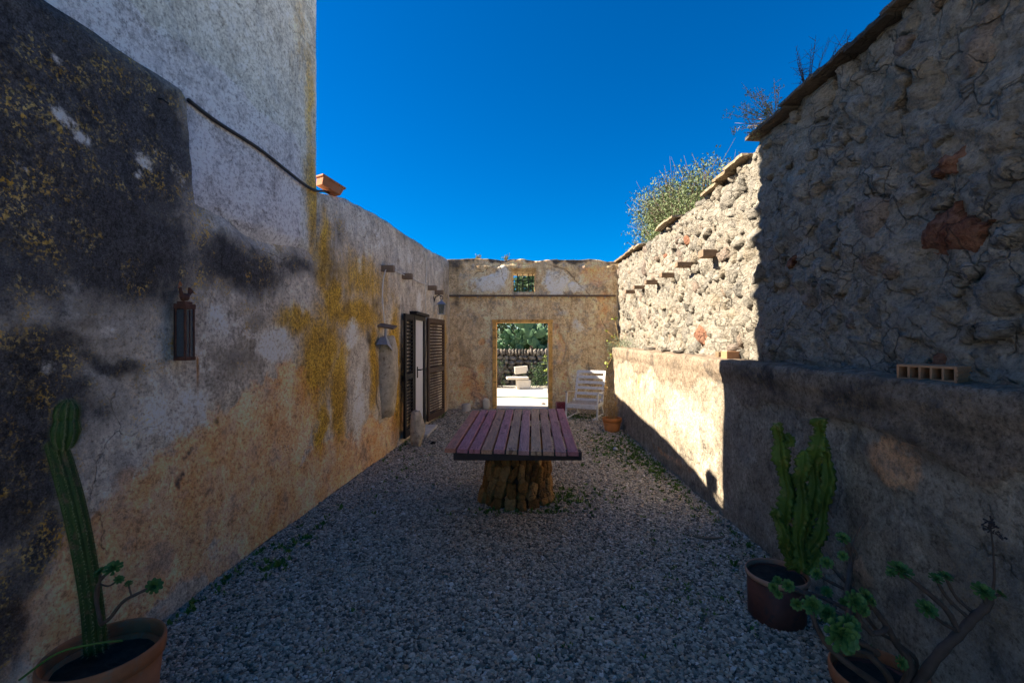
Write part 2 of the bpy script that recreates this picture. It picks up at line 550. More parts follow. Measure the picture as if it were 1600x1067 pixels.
M['mortar'] = stone_mat("rubble_mortar", [(0.0, (0.32, 0.29, 0.245)), (0.5, (0.44, 0.40, 0.335)), (1.0, (0.54, 0.49, 0.41))], mortar=True, moss=0.2)
M['fieldstone'] = stone_mat("field_stone", [(0.05, (0.30, 0.27, 0.24)), (0.5, (0.46, 0.40, 0.34)), (0.95, (0.60, 0.55, 0.48))], moss=0.1)
M['pedstone'] = stone_mat("pedestal_stone", [(0.05, (0.15, 0.075, 0.03)), (0.45, (0.40, 0.20, 0.06)), (0.95, (0.54, 0.33, 0.14))], moss=0.15, bumpd=0.012)
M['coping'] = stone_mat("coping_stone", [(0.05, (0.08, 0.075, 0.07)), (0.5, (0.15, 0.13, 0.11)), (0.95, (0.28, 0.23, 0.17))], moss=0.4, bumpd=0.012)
M['slab'] = stone_mat("lit_slab_stone", [(0.05, (0.30, 0.22, 0.14)), (0.5, (0.42, 0.33, 0.22)), (0.95, (0.52, 0.44, 0.33))], moss=0.1, bumpd=0.012)  # paler copy of the coping stone with sunlight put into its colour

# gravel
def gravel_mat():
    q = N("gravel_pebble", 0.85, 0.25)
    oi = q.n("ShaderNodeObjectInfo")
    col = q.ramp(oi.outputs['Random'], [(0.0, (0.09, 0.085, 0.07)), (0.3, (0.28, 0.255, 0.20)), (0.6, (0.46, 0.40, 0.30)), (0.8, (0.60, 0.53, 0.41)), (0.92, (0.46, 0.31, 0.19)), (1.0, (0.72, 0.68, 0.60))])
    q.color(q.mix(0.5, col, q.ramp(q.noise(3, 4, 0.6), [(0.3, (0.7, 0.7, 0.7)), (0.7, (1.1, 1.1, 1.1))]), 'MULTIPLY'))
    return q.m
M['pebble'] = gravel_mat()
def ground_mat(name, a, b, c, sc=60):
    q = N(name, 0.95, 0.1)
    n1 = q.noise(0.8, 8, 0.65); n2 = q.noise(sc, 4, 0.7); v = q.voro(sc * 0.9)
    col = q.mix(q.rng(n1, 0.35, 0.65), a, b)
    col = q.mix(q.rng(n2, 0.35, 0.7), c, col)
    q.color(col); q.bump(q.m_('ADD', v, n2), 0.5, 0.012)
    return q.m
M['bed'] = ground_mat("gravel_bed", (0.13, 0.11, 0.09), (0.17, 0.15, 0.12), (0.06, 0.05, 0.045))
M['yard'] = ground_mat("pale_yard", (0.66, 0.62, 0.54), (0.58, 0.53, 0.45), (0.50, 0.45, 0.38), 30)
# table wood
def wood_mat():
    q = N("table_board_wood", 0.62, 0.3)
    oi = q.n("ShaderNodeObjectInfo")
    mp = q.n("ShaderNodeMapping")
    if q.tc is None: q.tc = q.n("ShaderNodeTexCoord")
    q.L(q.tc.outputs['Object'], mp.inputs[0]); mp.inputs['Scale'].default_value = (14, 0.9, 14)
    cb = q.n("ShaderNodeCombineXYZ")
    q.L(q.m_('MULTIPLY', oi.outputs['Random'], 40.0), cb.inputs[0]); q.L(q.m_('MULTIPLY', oi.outputs['Random'], 17.0), cb.inputs[1])
    q.L(cb.outputs[0], mp.inputs['Location'])
    g = q.noise(2.5, 8, 0.7, vec=mp.outputs[0], dist=1.2)
    gf = q.noise(9, 4, 0.6, vec=mp.outputs[0])
    col = q.mix(q.rng(g, 0.38, 0.66), oi.outputs['Color'], q.mix(0.45, oi.outputs['Color'], (0.16, 0.06, 0.05)))
    kn = q.voro(1.0, vec=q.pos((7, 1.8, 7)))
    col = q.mix(q.m_('MULTIPLY', q.rng(q.noise(1.6, 5, 0.6, vec=q.pos((9, 2.2, 3))), 0.6, 0.68), 0.75), col, (0.15, 0.055, 0.03))
    col = q.mix(q.rng(q.noise(3.2, 7, 0.7), 0.52, 0.66), col, q.mix(0.5, oi.outputs['Color'], (0.58, 0.33, 0.26)))
    col = q.mix(0.8, col, q.ramp(gf, [(0.3, (0.62, 0.56, 0.54)), (0.7, (1.15, 1.12, 1.1))]), 'MULTIPLY')
    q.color(col); q.bump(q.m_('ADD', g, gf), 0.35, 0.003)
    return q.m
M['board'] = wood_mat()
M['beam'] = simple("dark_beam_wood", (0.05, 0.035, 0.03), 0.8, 0.3)
M['frame'] = simple("old_door_frame_wood", (0.74, 0.42, 0.13), 0.8, 0.4, 5, bump=0.6, dark=(0.16, 0.08, 0.03))
M['stub'] = simple("weathered_stub_wood", (0.22, 0.15, 0.10), 0.85, 0.3, 12)
M['shutter'] = simple("brown_shutter_paint", (0.065, 0.032, 0.02), 0.55, 0.25, 10, bump=0.15)
M['shutterdark'] = simple("shaded_shutter_paint", (0.010, 0.007, 0.007), 0.6, 0.25, 10, bump=0.15)  # darker copy of the brown: near leaf's deep shade put into the colour
M['whitedoor'] = simple("white_door_paint", (0.70, 0.69, 0.74), 0.5, 0.05, 4, bump=0.05)
M['blackmetal'] = simple("black_metal", (0.018, 0.018, 0.02), 0.5, 0.2, 20, 0.4, 0.2)
M['greymetal'] = simple("grey_metal", (0.35, 0.37, 0.42), 0.5, 0.2, 14, 0.5, 0.2)
M['rustmetal'] = simple("rusty_metal", (0.11, 0.05, 0.035), 0.8, 0.5, 16, 0.3, 0.6, dark=(0.03, 0.02, 0.025))
M['rail'] = simple("rail_brown_metal", (0.17, 0.11, 0.08), 0.75, 0.35, 10, 0.2, 0.4)
M['rubber'] = simple("black_hose_rubber", (0.012, 0.014, 0.02), 0.45, 0.2, 10)
M['cable'] = simple("pale_cable", (0.70, 0.66, 0.60), 0.6, 0.2, 10)
M['terra'] = simple("terracotta", (0.40, 0.145, 0.06), 0.8, 0.2, 9, bump=0.3, dark=(0.30, 0.17, 0.10))
M['terrabright'] = simple("bright_terracotta", (0.62, 0.22, 0.06), 0.75, 0.12, 9, bump=0.2)
M['terradark'] = simple("dark_glazed_terracotta", (0.10, 0.035, 0.025), 0.55, 0.4, 7, bump=0.25, dark=(0.05, 0.03, 0.03))
M['terrarim'] = simple("worn_terracotta_rim", (0.42, 0.22, 0.14), 0.7, 0.2, 9, bump=0.25)
M['soil'] = simple("potting_soil", (0.035, 0.026, 0.02), 0.95, 0.5, 30, bump=1.0, bscale=90)
M['brick'] = simple("hollow_brick_clay", (0.40, 0.22, 0.12), 0.9, 0.15, 14, bump=0.3)
M['whitepaint'] = simple("chair_white_paint", (0.74, 0.73, 0.73), 0.5, 0.08, 10, bump=0.15, dark=(0.50, 0.48, 0.46))
M['peeled'] = simple("chair_peeled_paint", (0.50, 0.44, 0.38), 0.7, 0.2, 14, bump=0.4, dark=(0.20, 0.10, 0.045))
M['chairwood'] = simple("chair_bare_wood", (0.36, 0.20, 0.09), 0.75, 0.3, 10)
M['cactus'] = simple("cactus_green", (0.036, 0.068, 0.013), 0.65, 0.4, 10, bump=0.5, dark=(0.15, 0.10, 0.05))
M['cactushead'] = simple("cactus_head_green", (0.035, 0.085, 0.018), 0.6, 0.25, 12, bump=0.3)
M['spine'] = simple("cactus_spine", (0.30, 0.30, 0.14), 0.7, 0.2, 12)
M['euph'] = simple("euphorbia_green", (0.085, 0.135, 0.017), 0.6, 0.45, 8, bump=0.5, dark=(0.22, 0.20, 0.05))
M['rosette'] = simple("aeonium_green", (0.07, 0.155, 0.035), 0.5, 0.4, 20, bump=0.15)
M['stem'] = simple("aeonium_stem", (0.085, 0.06, 0.045), 0.8, 0.35, 18, bump=0.6)
M['drystem'] = simple("dry_stems", (0.42, 0.27, 0.11), 0.85, 0.3, 12)
M['weed'] = simple("weed_green", (0.09, 0.16, 0.025), 0.7, 0.4, 2.5, bump=0.0)
M['silver'] = simple("silver_leaves", (0.20, 0.25, 0.15), 0.8, 0.3, 5, bump=0.0)
M['olive'] = simple("olive_leaf", (0.13, 0.17, 0.07), 0.65, 0.4, 2.5, bump=0.0)
M['darkleaf'] = simple("dark_leaf", (0.045, 0.085, 0.03), 0.6, 0.4, 1.2, bump=0.0)
M['yellowleaf'] = simple("yellow_green_leaf", (0.30, 0.36, 0.05), 0.6, 0.3, 3, bump=0.0)
M['bark'] = simple("bark", (0.16, 0.12, 0.09), 0.9, 0.3, 10, bump=0.8)
M['pear'] = simple("prickly_pear_green", (0.06, 0.13, 0.06), 0.6, 0.25, 4, bump=0.2)
M['twig'] = simple("dark_dead_twig", (0.05, 0.04, 0.04), 0.9, 0.3, 10)
M['palestone'] = simple("pale_cut_stone", (0.66, 0.60, 0.50), 0.85, 0.12, 5, bump=0.5)
M['concrete'] = simple("pale_concrete", (0.50, 0.47, 0.42), 0.9, 0.2, 7, bump=0.5)
M['crimson'] = simple("crimson_tin", (0.22, 0.035, 0.055), 0.5, 0.4, 16, 0.2, 0.1, dark=(0.30, 0.18, 0.16))
M['hosegreen'] = simple("green_garden_hose", (0.06, 0.16, 0.08), 0.5, 0.2, 6)
M['lichen'] = simple("lichened_stone", (0.52, 0.43, 0.31), 0.9, 0.35, 9, bump=1.0, dark=(0.24, 0.18, 0.12))
def glass():
    q = N("old_glass", 0.12, 0.5)
    q.b.inputs['Base Color'].default_value = (0.20, 0.24, 0.27, 1)
    q.b.inputs['Transmission Weight'].default_value = 0.75
    q.b.inputs['IOR'].default_value = 1.1
    return q.m
M['glass'] = glass()


# ------------------------------------------------------------------ ground
gx = stations((-400, -30, 60), (-30, -3, 3), (-3, 4, 0.25), (4, 30, 3), (30, 400, 60))
gy = stations((-40, -4, 6), (-4, 17, 0.25), (17, 40, 3), (40, 700, 80))
GX, GY = np.meshgrid(gx, gy, indexing='ij')
GZ = -0.012 + (fbm(GX * 0.9, GY * 0.9, 90) - 0.5) * 0.01
gr = mesh("ground", np.stack([GX, GY, GZ], -1).reshape(-1, 3), grid_faces(len(gx), len(gy)), M['yard'])
tag(gr, kind='structure')

def gz(x, y):
    return 0.012 + (float(fbm(np.array([x * 1.1]), np.array([y * 1.1]), 91)[0]) - 0.5) * 0.03
bx = stations((-2.7, 2.7, 0.06)); by = stations((-3.0, 10.62, 0.06))
BX, BY = np.meshgrid(bx, by, indexing='ij')
BZ = 0.012 + (fbm(BX * 1.1, BY * 1.1, 91) - 0.5) * 0.03
BZ = np.where(BY > 10.3, 0.0, BZ)
gb = mesh("gravel_bed", np.stack([BX, BY, BZ], -1).reshape(-1, 3), grid_faces(len(bx), len(by)), M['bed'])
tag(gb, kind='structure')

# loose gravel: a point per pebble, a stone on every point
rng = np.random.default_rng(5)
def gravel_points():
    P = []
    def area(y0, y1, dens, smin, smax):
        n = int((y1 - y0) * 4.2 * dens)
        y = rng.uniform(y0, y1, n); x = rng.uniform(-2.1, 2.15, n)
        ok = (x > wl(y) + 0.0) & (x < np.where(y < 8.6, wr(y), 2.15))
        x = x[ok]; y = y[ok]
        s = rng.uniform(smin, smax, len(x)) * np.where(rng.random(len(x)) < 0.06, 1.5, 1)
        P.append(np.stack([x, y, s], 1))
    area(1.2, 3.6, 10500, 0.0045, 0.0105)
    area(3.6, 6.0, 7500, 0.0055, 0.0115)
    area(6.0, 10.3, 3600, 0.008, 0.014)
    return np.concatenate(P)
GP = gravel_points()
gzv = 0.012 + (fbm(GP[:, 0] * 1.1, GP[:, 1] * 1.1, 91) - 0.5) * 0.03
GPz = gzv + GP[:, 2] * rng.uniform(0.0, 0.7, len(GP))
gme = bpy.data.meshes.new("gravel")
gme.vertices.add(len(GP))
gme.vertices.foreach_set("co", np.stack([GP[:, 0], GP[:, 1], GPz], 1).astype(np.float32).ravel())
a1 = gme.attributes.new("rot", 'FLOAT_VECTOR', 'POINT'); 
a1.data.foreach_set("vector", (rng.uniform(-1, 1, (len(GP), 3)) * np.array([0.5, 0.5, 3.14])).astype(np.float32).ravel())
a2 = gme.attributes.new("siz", 'FLOAT_VECTOR', 'POINT')
sc_ = GP[:, 2:3] * rng.uniform(0.75, 1.3, (len(GP), 3)) * np.array([1.0, 1.0, 0.6])
a2.data.foreach_set("vector", sc_.astype(np.float32).ravel())
gme.materials.append(M['pebble'])
gob = link(bpy.data.objects.new("gravel", gme))
tag(gob, "grey crushed gravel covering the courtyard floor between the walls", "gravel", kind='stuff')
ng = bpy.data.node_groups.new("gravel_scatter", 'GeometryNodeTree')
ng.interface.new_socket("Geometry", in_out='INPUT', socket_type='NodeSocketGeometry')
ng.interface.new_socket("Geometry", in_out='OUTPUT', socket_type='NodeSocketGeometry')
gi = ng.nodes.new("NodeGroupInput"); go = ng.nodes.new("NodeGroupOutput")
join = ng.nodes.new("GeometryNodeGeometryToInstance")
for k in range(5):
    ico = ng.nodes.new("GeometryNodeMeshIcoSphere"); ico.inputs['Radius'].default_value = 1; ico.inputs['Subdivisions'].default_value = 2
    nz = ng.nodes.new("ShaderNodeTexNoise"); nz.noise_dimensions = '4D'; nz.inputs['W'].default_value = k * 3.7; nz.inputs['Scale'].default_value = 1.1; nz.inputs['Detail'].default_value = 2
    sub = ng.nodes.new("ShaderNodeVectorMath"); sub.operation = 'SUBTRACT'; sub.inputs[1].default_value = (0.5, 0.5, 0.5)
    scl = ng.nodes.new("ShaderNodeVectorMath"); scl.operation = 'SCALE'; scl.inputs[3].default_value = 2.0
    sp = ng.nodes.new("GeometryNodeSetPosition"); sm = ng.nodes.new("GeometryNodeSetMaterial"); sm.inputs['Material'].default_value = M['pebble']
    ss = ng.nodes.new("GeometryNodeSetShadeSmooth"); ss.inputs['Shade Smooth'].default_value = False
    ng.links.new(nz.outputs[1], sub.inputs[0]); ng.links.new(sub.outputs[0], scl.inputs[0])
    ng.links.new(ico.outputs[0], sp.inputs[0]); ng.links.new(scl.outputs[0], sp.inputs['Offset'])
    ng.links.new(sp.outputs[0], sm.inputs[0]); ng.links.new(sm.outputs[0], ss.inputs[0]); ng.links.new(ss.outputs[0], join.inputs[0])
iop = ng.nodes.new("GeometryNodeInstanceOnPoints"); iop.inputs['Pick Instance'].default_value = True
def named(nm):
    q = ng.nodes.new("GeometryNodeInputNamedAttribute"); q.data_type = 'FLOAT_VECTOR'; q.inputs[0].default_value = nm
    return q.outputs[0]
e2r = ng.nodes.new("FunctionNodeEulerToRotation")
ng.links.new(named("rot"), e2r.inputs[0]); ng.links.new(e2r.outputs[0], iop.inputs['Rotation'])
ng.links.new(named("siz"), iop.inputs['Scale'])
ng.links.new(gi.outputs[0], iop.inputs['Points']); ng.links.new(join.outputs[0], iop.inputs['Instance'])
ng.links.new(iop.outputs[0], go.inputs[0])
gob.modifiers.new("scatter", 'NODES').node_group = ng

# ------------------------------------------------------------------ left wall
lw_y = stations((-1.6, 1.5, 0.2), (1.5, 6.8, 0.02), (6.8, 7.36, 0.02), (7.36, 8.26, 0.03), (8.26, 10.5, 0.02))
lw_hole = [(7.36, 8.26, 0.06, 1.99)]
lw_z = np.concatenate([[-0.15, 0.0], np.arange(0.06, 1.99, 0.0241), [1.99], np.arange(2.015, 2.85, 0.0241)])
def lw_top(u):
    return np.interp(u, [-3, 2.8, 4.4, 5.0, 5.7, 7.5, 9.0, 10.5], [3.09, 3.09, 3.02, 3.14, 3.20, 3.26, 3.33, 3.40]) + (fbm(u * 2.2, u * 0, 12) - 0.5) * 0.05
def lw_tan(Y, Z):
    l = [(*L2(460, 640), 0.5, 0.4, 0.9), (*L2(350, 770), 1.1, 0.62, 1), (*L2(400, 690), 0.55, 0.5, 1), (*L2(190, 900), 0.7, 0.42, 1), (*L2(480, 770), 1.6, 0.62, 1), (6.2, 0.25, 1.3, 0.5, 1), (9.9, 0.5, 0.3, 0.9, 0.5)]
    return blobs(Y, Z, l, 0.22, 5, 1.6)
def lw_disp(Y, Z):
    d = (fbm(Y * 0.9, Z * 0.9, 20, 3) - 0.5) * 0.07 + (fbm(Y * 4, Z * 4, 21, 5) - 0.5) * 0.022 + (fbm(Y * 16, Z * 16, 22, 3) - 0.5) * 0.004
    t = lw_tan(Y, Z)
    d = d - 0.012 * sstep(0.46, 0.54, t + (fbm(Y * 6, Z * 6, 8) - 0.5) * 0.5)
    back = sstep(2.25, 2.75, Z + (fbm(Y * 2, Z * 2, 23) - 0.5) * 0.22) * sstep(2.80, 2.88, Y + 0.10 * (Z - 2.6)) * (1 - sstep(4.28, 4.34, Y))
    d = d - 0.20 * back
    edge = sstep(0.0, 0.06, np.maximum.reduce([7.36 - Y, Y - 8.26, Z - 1.99, 0 * Z]))
    d = d * np.where((Y > 7.2) & (Y < 8.4) & (Z < 2.1), edge, 1)
    r = sstep(-0.06, 0.0, Z - lw_top(Y)) * 0.025          # rounded shoulder
    return d - r
def lw_point(U, Z):
    return np.stack([wl(U) + lw_disp(U, Z), U, Z], -1)
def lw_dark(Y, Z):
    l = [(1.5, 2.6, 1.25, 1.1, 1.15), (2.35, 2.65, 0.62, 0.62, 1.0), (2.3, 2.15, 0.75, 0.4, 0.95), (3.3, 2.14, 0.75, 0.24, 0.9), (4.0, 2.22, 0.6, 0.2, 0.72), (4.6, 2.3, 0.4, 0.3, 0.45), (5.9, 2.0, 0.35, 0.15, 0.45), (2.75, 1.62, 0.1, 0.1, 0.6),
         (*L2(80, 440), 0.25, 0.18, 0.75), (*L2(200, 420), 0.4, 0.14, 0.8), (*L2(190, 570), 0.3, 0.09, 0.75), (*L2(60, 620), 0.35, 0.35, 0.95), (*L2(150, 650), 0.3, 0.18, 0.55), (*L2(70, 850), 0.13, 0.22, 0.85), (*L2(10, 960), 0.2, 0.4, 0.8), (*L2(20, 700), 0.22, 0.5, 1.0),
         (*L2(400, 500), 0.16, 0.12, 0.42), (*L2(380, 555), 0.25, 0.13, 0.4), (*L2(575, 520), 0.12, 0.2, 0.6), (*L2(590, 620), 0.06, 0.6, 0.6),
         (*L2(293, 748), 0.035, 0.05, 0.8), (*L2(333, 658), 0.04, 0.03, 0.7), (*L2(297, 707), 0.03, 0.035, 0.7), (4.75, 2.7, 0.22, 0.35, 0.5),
         (6.93, 1.05, 0.2, 1.1, 0.7), (9.9, 2.6, 0.5, 0.6, 0.45), (7.4, 3.2, 2.5, 0.16, 0.4)]  # first blob paints the near shutter's soft shade onto the wall
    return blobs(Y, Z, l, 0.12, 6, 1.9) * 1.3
def lw_och(Y, Z):
    l = [(*L2(462, 500), 0.3, 0.13, 0.7), (*L2(520, 470), 0.2, 0.3, 0.65), (*L2(500, 560), 0.34, 0.4, 0.85), (*L2(530, 610), 0.16, 0.5, 0.95), (*L2(505, 660), 0.12, 0.3, 0.7), (*L2(555, 490), 0.8, 0.2, 0.75),
         (*L2(585, 570), 0.14, 0.5, 0.8), (*L2(616, 560), 0.22, 0.7, 0.85), (4.45, 2.45, 0.14, 0.4, 0.6), (5.4, 2.3, 0.9, 0.3, 0.5), (*L2(440, 300), 0.12, 0.5, 0.35), (6.7, 0.7, 0.3, 0.5, 0.6), (9.9, 1.1, 0.25, 1.2, 0.5)]
    return blobs(Y, Z, l, 0.09, 7, 2.6) * 1.45
def lw_pale(Y, Z):
    l = [(*L2(430, 535), 0.25, 0.15, 1.1), (*L2(300, 640), 0.3, 0.18, 0.7), (*L2(380, 460), 0.2, 0.08, 0.6), (*L2(640, 400), 0.4, 0.2, 0.5), (*L2(548, 520), 0.22, 0.2, 0.8), (*L2(562, 630), 0.2, 0.5, 0.9), (*L2(345, 500), 0.25, 0.25, 0.6), (*L2(260, 560), 0.4, 0.3, 0.45), (*L2(655, 470), 0.25, 0.25, 0.8), (*L2(560, 400), 0.12, 0.3, 0.5), (*L2(590, 370), 0.3, 0.25, 0.5),
         (*L2(250, 650), 0.3, 0.2, 0.6), (*L2(160, 500), 0.2, 0.12, 0.5), (*L2(60, 500), 0.12, 0.1, 0.55), (9.4, 2.2, 0.25, 0.5, 0.5)]
    return blobs(Y, Z, l, 0.05, 9, 2.6) * 1.25
def lw_chip(Y, Z):
    l = [(*L2(97, 185), 0.045, 0.035, 1.2), (*L2(125, 216), 0.05, 0.025, 1.2), (*L2(222, 250), 0.055, 0.04, 1.0), (*L2(214, 272), 0.03, 0.03, 0.9), (*L2(85, 98), 0.05, 0.035, 0.8), (*L2(40, 258), 0.03, 0.02, 0.8), (*L2(280, 280), 0.12, 0.08, 0.5), (*L2(245, 240), 0.05, 0.03, 0.55), (*L2(170, 520), 0.05, 0.04, 0.8), (*L2(70, 575), 0.05, 0.04, 0.6)]
    return blobs(Y, Z, l, 0.03, 13, 6)
def lw_smooth(Y, Z):
    return sstep(2.38, 2.55, Z + (fbm(Y * 2, Z * 2, 23) - 0.5) * 0.3) * sstep(2.80, 2.92, Y + 0.10 * (Z - 2.6)) * (1 - sstep(4.1, 4.35, Y)) * 1.1
def lw_rust(Y, Z):
    o = np.zeros_like(Y)
    for (cy, w, zz, s) in ((2.75, 0.012, 0.30, 0.5), (2.86, 0.016, 0.42, 0.8)):
        wob = (fbm(Z * 5, Z * 0, 3) - 0.5) * 0.03
        o = np.maximum(o, s * np.exp(-((Y - cy - wob) / w) ** 2) * sstep(1.50 - zz, 1.46, Z) * (1 - sstep(1.47, 1.52, Z)))
    return o
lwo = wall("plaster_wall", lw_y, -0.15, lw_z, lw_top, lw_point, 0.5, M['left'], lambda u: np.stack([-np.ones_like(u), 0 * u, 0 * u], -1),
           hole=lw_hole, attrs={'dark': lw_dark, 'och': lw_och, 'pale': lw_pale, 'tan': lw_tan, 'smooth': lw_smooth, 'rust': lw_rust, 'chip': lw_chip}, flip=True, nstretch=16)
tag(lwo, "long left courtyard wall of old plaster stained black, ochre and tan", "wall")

# tall house above it
def tw_point(U, Z):
    x = wl(U) - 0.06 + 0.075 * sstep(2.9, 3.7, U) - 0.12 * (1 - sstep(2.2, 2.5, Z)) + (fbm(U * 0.7, Z * 0.7, 40, 3) - 0.5) * 0.03 + (fbm(U * 5, Z * 5, 41) - 0.5) * 0.012
    x = x - 0.03 * sstep(4.31, 4.37, U)
    return np.stack([x, U + (fbm(Z * 1.5, Z * 0, 44) - 0.5) * 0.03 * sstep(4.2, 4.36, U), Z], -1)
def tw_pale(Y, Z):
    return blobs(Y, Z, [(*L2(275, 70), 0.12, 0.07, 1.2), (*L2(290, 95), 0.14, 0.06, 1.1), (*L2(190, 40), 0.06, 0.03, 1.2), (*L2(330, 110), 0.12, 0.05, 0.9), (*L2(180, 15), 0.04, 0.02, 1.1), (*L2(420, 180), 0.25, 0.1, 0.5)], 0.09, 42, 4)
def tw_och(Y, Z):
    return blobs(Y, Z, [(4.25, 2.9, 0.13, 0.7, 0.7), (4.2, 3.8, 0.1, 0.8, 0.5), (4.05, 4.4, 0.2, 0.5, 0.3)], 0.08, 43, 3)
def tw_smooth(Y, Z):
    return sstep(-0.06, 0.1, 3.42 - Z - 0.10 * (Y - 3) + (fbm(Y * 2, Z * 2, 45) - 0.5) * 0.3) * (1 - sstep(3.85, 4.2, Y)) * 1.0
tw = wall("house_tower", stations((-1.6, 1.9, 0.25), (1.9, 4.36, 0.03)), 0, np.concatenate([[0, 2.0], np.arange(2.2, 5.2, 0.03)]), lambda u: 0 * u + 8.6,
          tw_point, 4.0, M['tower'], lambda u: np.stack([-np.ones_like(u), 0 * u, 0 * u], -1), attrs={'pale': tw_pale, 'och': tw_och, 'smooth': tw_smooth}, flip=True, nstretch=12)
tag(tw, "tall windowless grey rendered house block rising above the left wall", "house")

# ------------------------------------------------------------------ back wall with doorway and barred window
DO = (-0.66, 0.70, -0.02, 2.04)
WO = (-0.235, 0.33, 2.67, 3.21)
bw_x = stations((-1.95, DO[0], 0.02), (DO[0], WO[0], 0.0205), (WO[0], WO[1], 0.0205), (WO[1], DO[1], 0.02), (DO[1], 2.6, 0.02))
bw_z = np.concatenate([[-0.15, -0.02], np.linspace(0.0, 2.04, 96), np.linspace(2.06, 2.67, 30), np.linspace(2.69, 3.21, 26)])
def bw_top(u):
    return 3.40 + (fbm(u * 2.5, u * 0, 60) - 0.5) * 0.09 - 0.03 * sstep(1.0, 2.2, u)
def polyd(X, Z, pts):
    d = np.full(X.shape, 9.0)
    for (a, b), (c, e) in zip(pts[:-1], pts[1:]):
        vx, vz = c - a, e - b
        t = np.clip(((X - a) * vx + (Z - b) * vz) / (vx * vx + vz * vz), 0, 1)
        d = np.minimum(d, np.hypot(X - a - t * vx, Z - b - t * vz))
    return d
def bp(px, py): return ((px - 815) / 711 * YB, 1.6 - (py - 530) / 711 * YB)
def bw_crack(X, Z):
    w = (fbm(X * 7, Z * 7, 61) - 0.5) * 0.12; w2 = (fbm(X * 7, Z * 7, 62) - 0.5) * 0.12
    o = 0
    for pl, wd in (([bp(742, 430), bp(765, 418), bp(782, 416), bp(784, 432), bp(790, 442)], 0.010), ([bp(862, 412), bp(884, 424), bp(905, 445), bp(925, 466)], 0.018), ([bp(925, 466), bp(940, 490), bp(948, 520)], 0.012),
                   ([bp(868, 470), bp(885, 500), bp(892, 530), bp(930, 545)], 0.010), ([bp(735, 590), bp(750, 600), bp(762, 598)], 0.009)):
        o = np.maximum(o, 1.1 * np.exp(-(polyd(X + w, Z + w2, pl) / wd) ** 2))
    return o
def bw_smooth(X, Z):
    return blobs(X, Z, [(*bp(765, 443), 0.45, 0.24, 1), (*bp(785, 430), 0.2, 0.2, 1), (*bp(868, 443), 0.38, 0.3, 1.1), (*bp(905, 452), 0.25, 0.14, 0.9), (*bp(880, 490), 0.3, 0.2, 0.5), (*bp(905, 510), 0.3, 0.25, 0.6), (*bp(905, 590), 0.35, 0.35, 0.6)], 0.12, 63, 2.5)
def bw_tan(X, Z):
    return blobs(X, Z, [(*bp(728, 605), 0.28, 0.45, 1.0), (*bp(752, 600), 0.16, 0.6, 0.9), (*bp(750, 530), 0.13, 0.16, 0.9), (*bp(873, 540), 0.13, 0.5, 0.85), (*bp(880, 600), 0.16, 0.5, 0.9), (*bp(930, 430), 0.6, 0.3, 0.75), (*bp(815, 408), 1.2, 0.10, 0.6), (*bp(945, 480), 0.3, 0.6, 0.6), (*bp(700, 560), 0.1, 1.0, 0.5)], 0.14, 64, 2.2)
def bw_dark(X, Z):
    return blobs(X, Z, [(*bp(712, 410), 0.3, 0.16, 0.9), (*bp(740, 500), 0.4, 0.35, 0.5), (*bp(722, 540), 0.2, 0.6, 0.6), (*bp(815, 402), 2.6, 0.09, 1.3), (*bp(955, 560), 0.12, 0.9, 0.7), (*bp(760, 475), 0.08, 0.3, 0.5), (*bp(840, 482), 0.06, 0.3, 0.4), (*bp(712, 470), 0.2, 0.3, 0.7), (*bp(740, 540), 0.2, 0.3, 0.5), (*bp(700, 630), 0.3, 0.08, 0.5)], 0.14, 65, 2.4)  # tall strip by the right corner is the side wall's shade, painted in
def bw_disp(X, Z):
    d = (fbm(X * 1.2, Z * 1.2, 66, 3) - 0.5) * 0.05 + (fbm(X * 5, Z * 5, 67, 5) - 0.5) * 0.03
    n = (fbm(X * 6, Z * 6, 68) - 0.5) * 0.4
    d = d + 0.02 * sstep(0.45, 0.52, bw_smooth(X, Z) + n) - 0.018 * sstep(0.42, 0.5, bw_tan(X, Z) + n)
    d = d - 0.015 * np.minimum(bw_crack(X, Z), 1)
    rub = sstep(0.0, 0.2, Z - 3.12 - 0.06 * np.sin(X * 3)) * (fbm(X * 9, Z * 14, 69) - 0.3) * 0.09 * (1 - sstep(3.22, 3.32, Z))
    d = d + rub
    e = 1.0
    for h in (DO, WO):
        q = np.maximum.reduce([h[0] - X, X - h[1], h[2] - Z, Z - h[3], 0 * Z])
        e = e * sstep(0.0, 0.05, q)
    return d * e
def bw_point(U, Z):
    return np.stack([U, YB - bw_disp(U, Z), Z], -1)
bwo = wall("doorway_wall", bw_x, -0.15, bw_z, bw_top, bw_point, 0.42, M['back'], lambda u: np.stack([0 * u, np.ones_like(u), 0 * u], -1),
           hole=[DO, WO], attrs={'dark': bw_dark, 'tan': bw_tan, 'smooth': bw_smooth, 'crack': bw_crack}, flip=False, nstretch=9, cap_fn=lambda u, t: (fbm(u * 7, u * 0 + t, 71) - 0.5) * 0.02)
tag(bwo, "far courtyard wall with open doorway and small barred window", "wall")
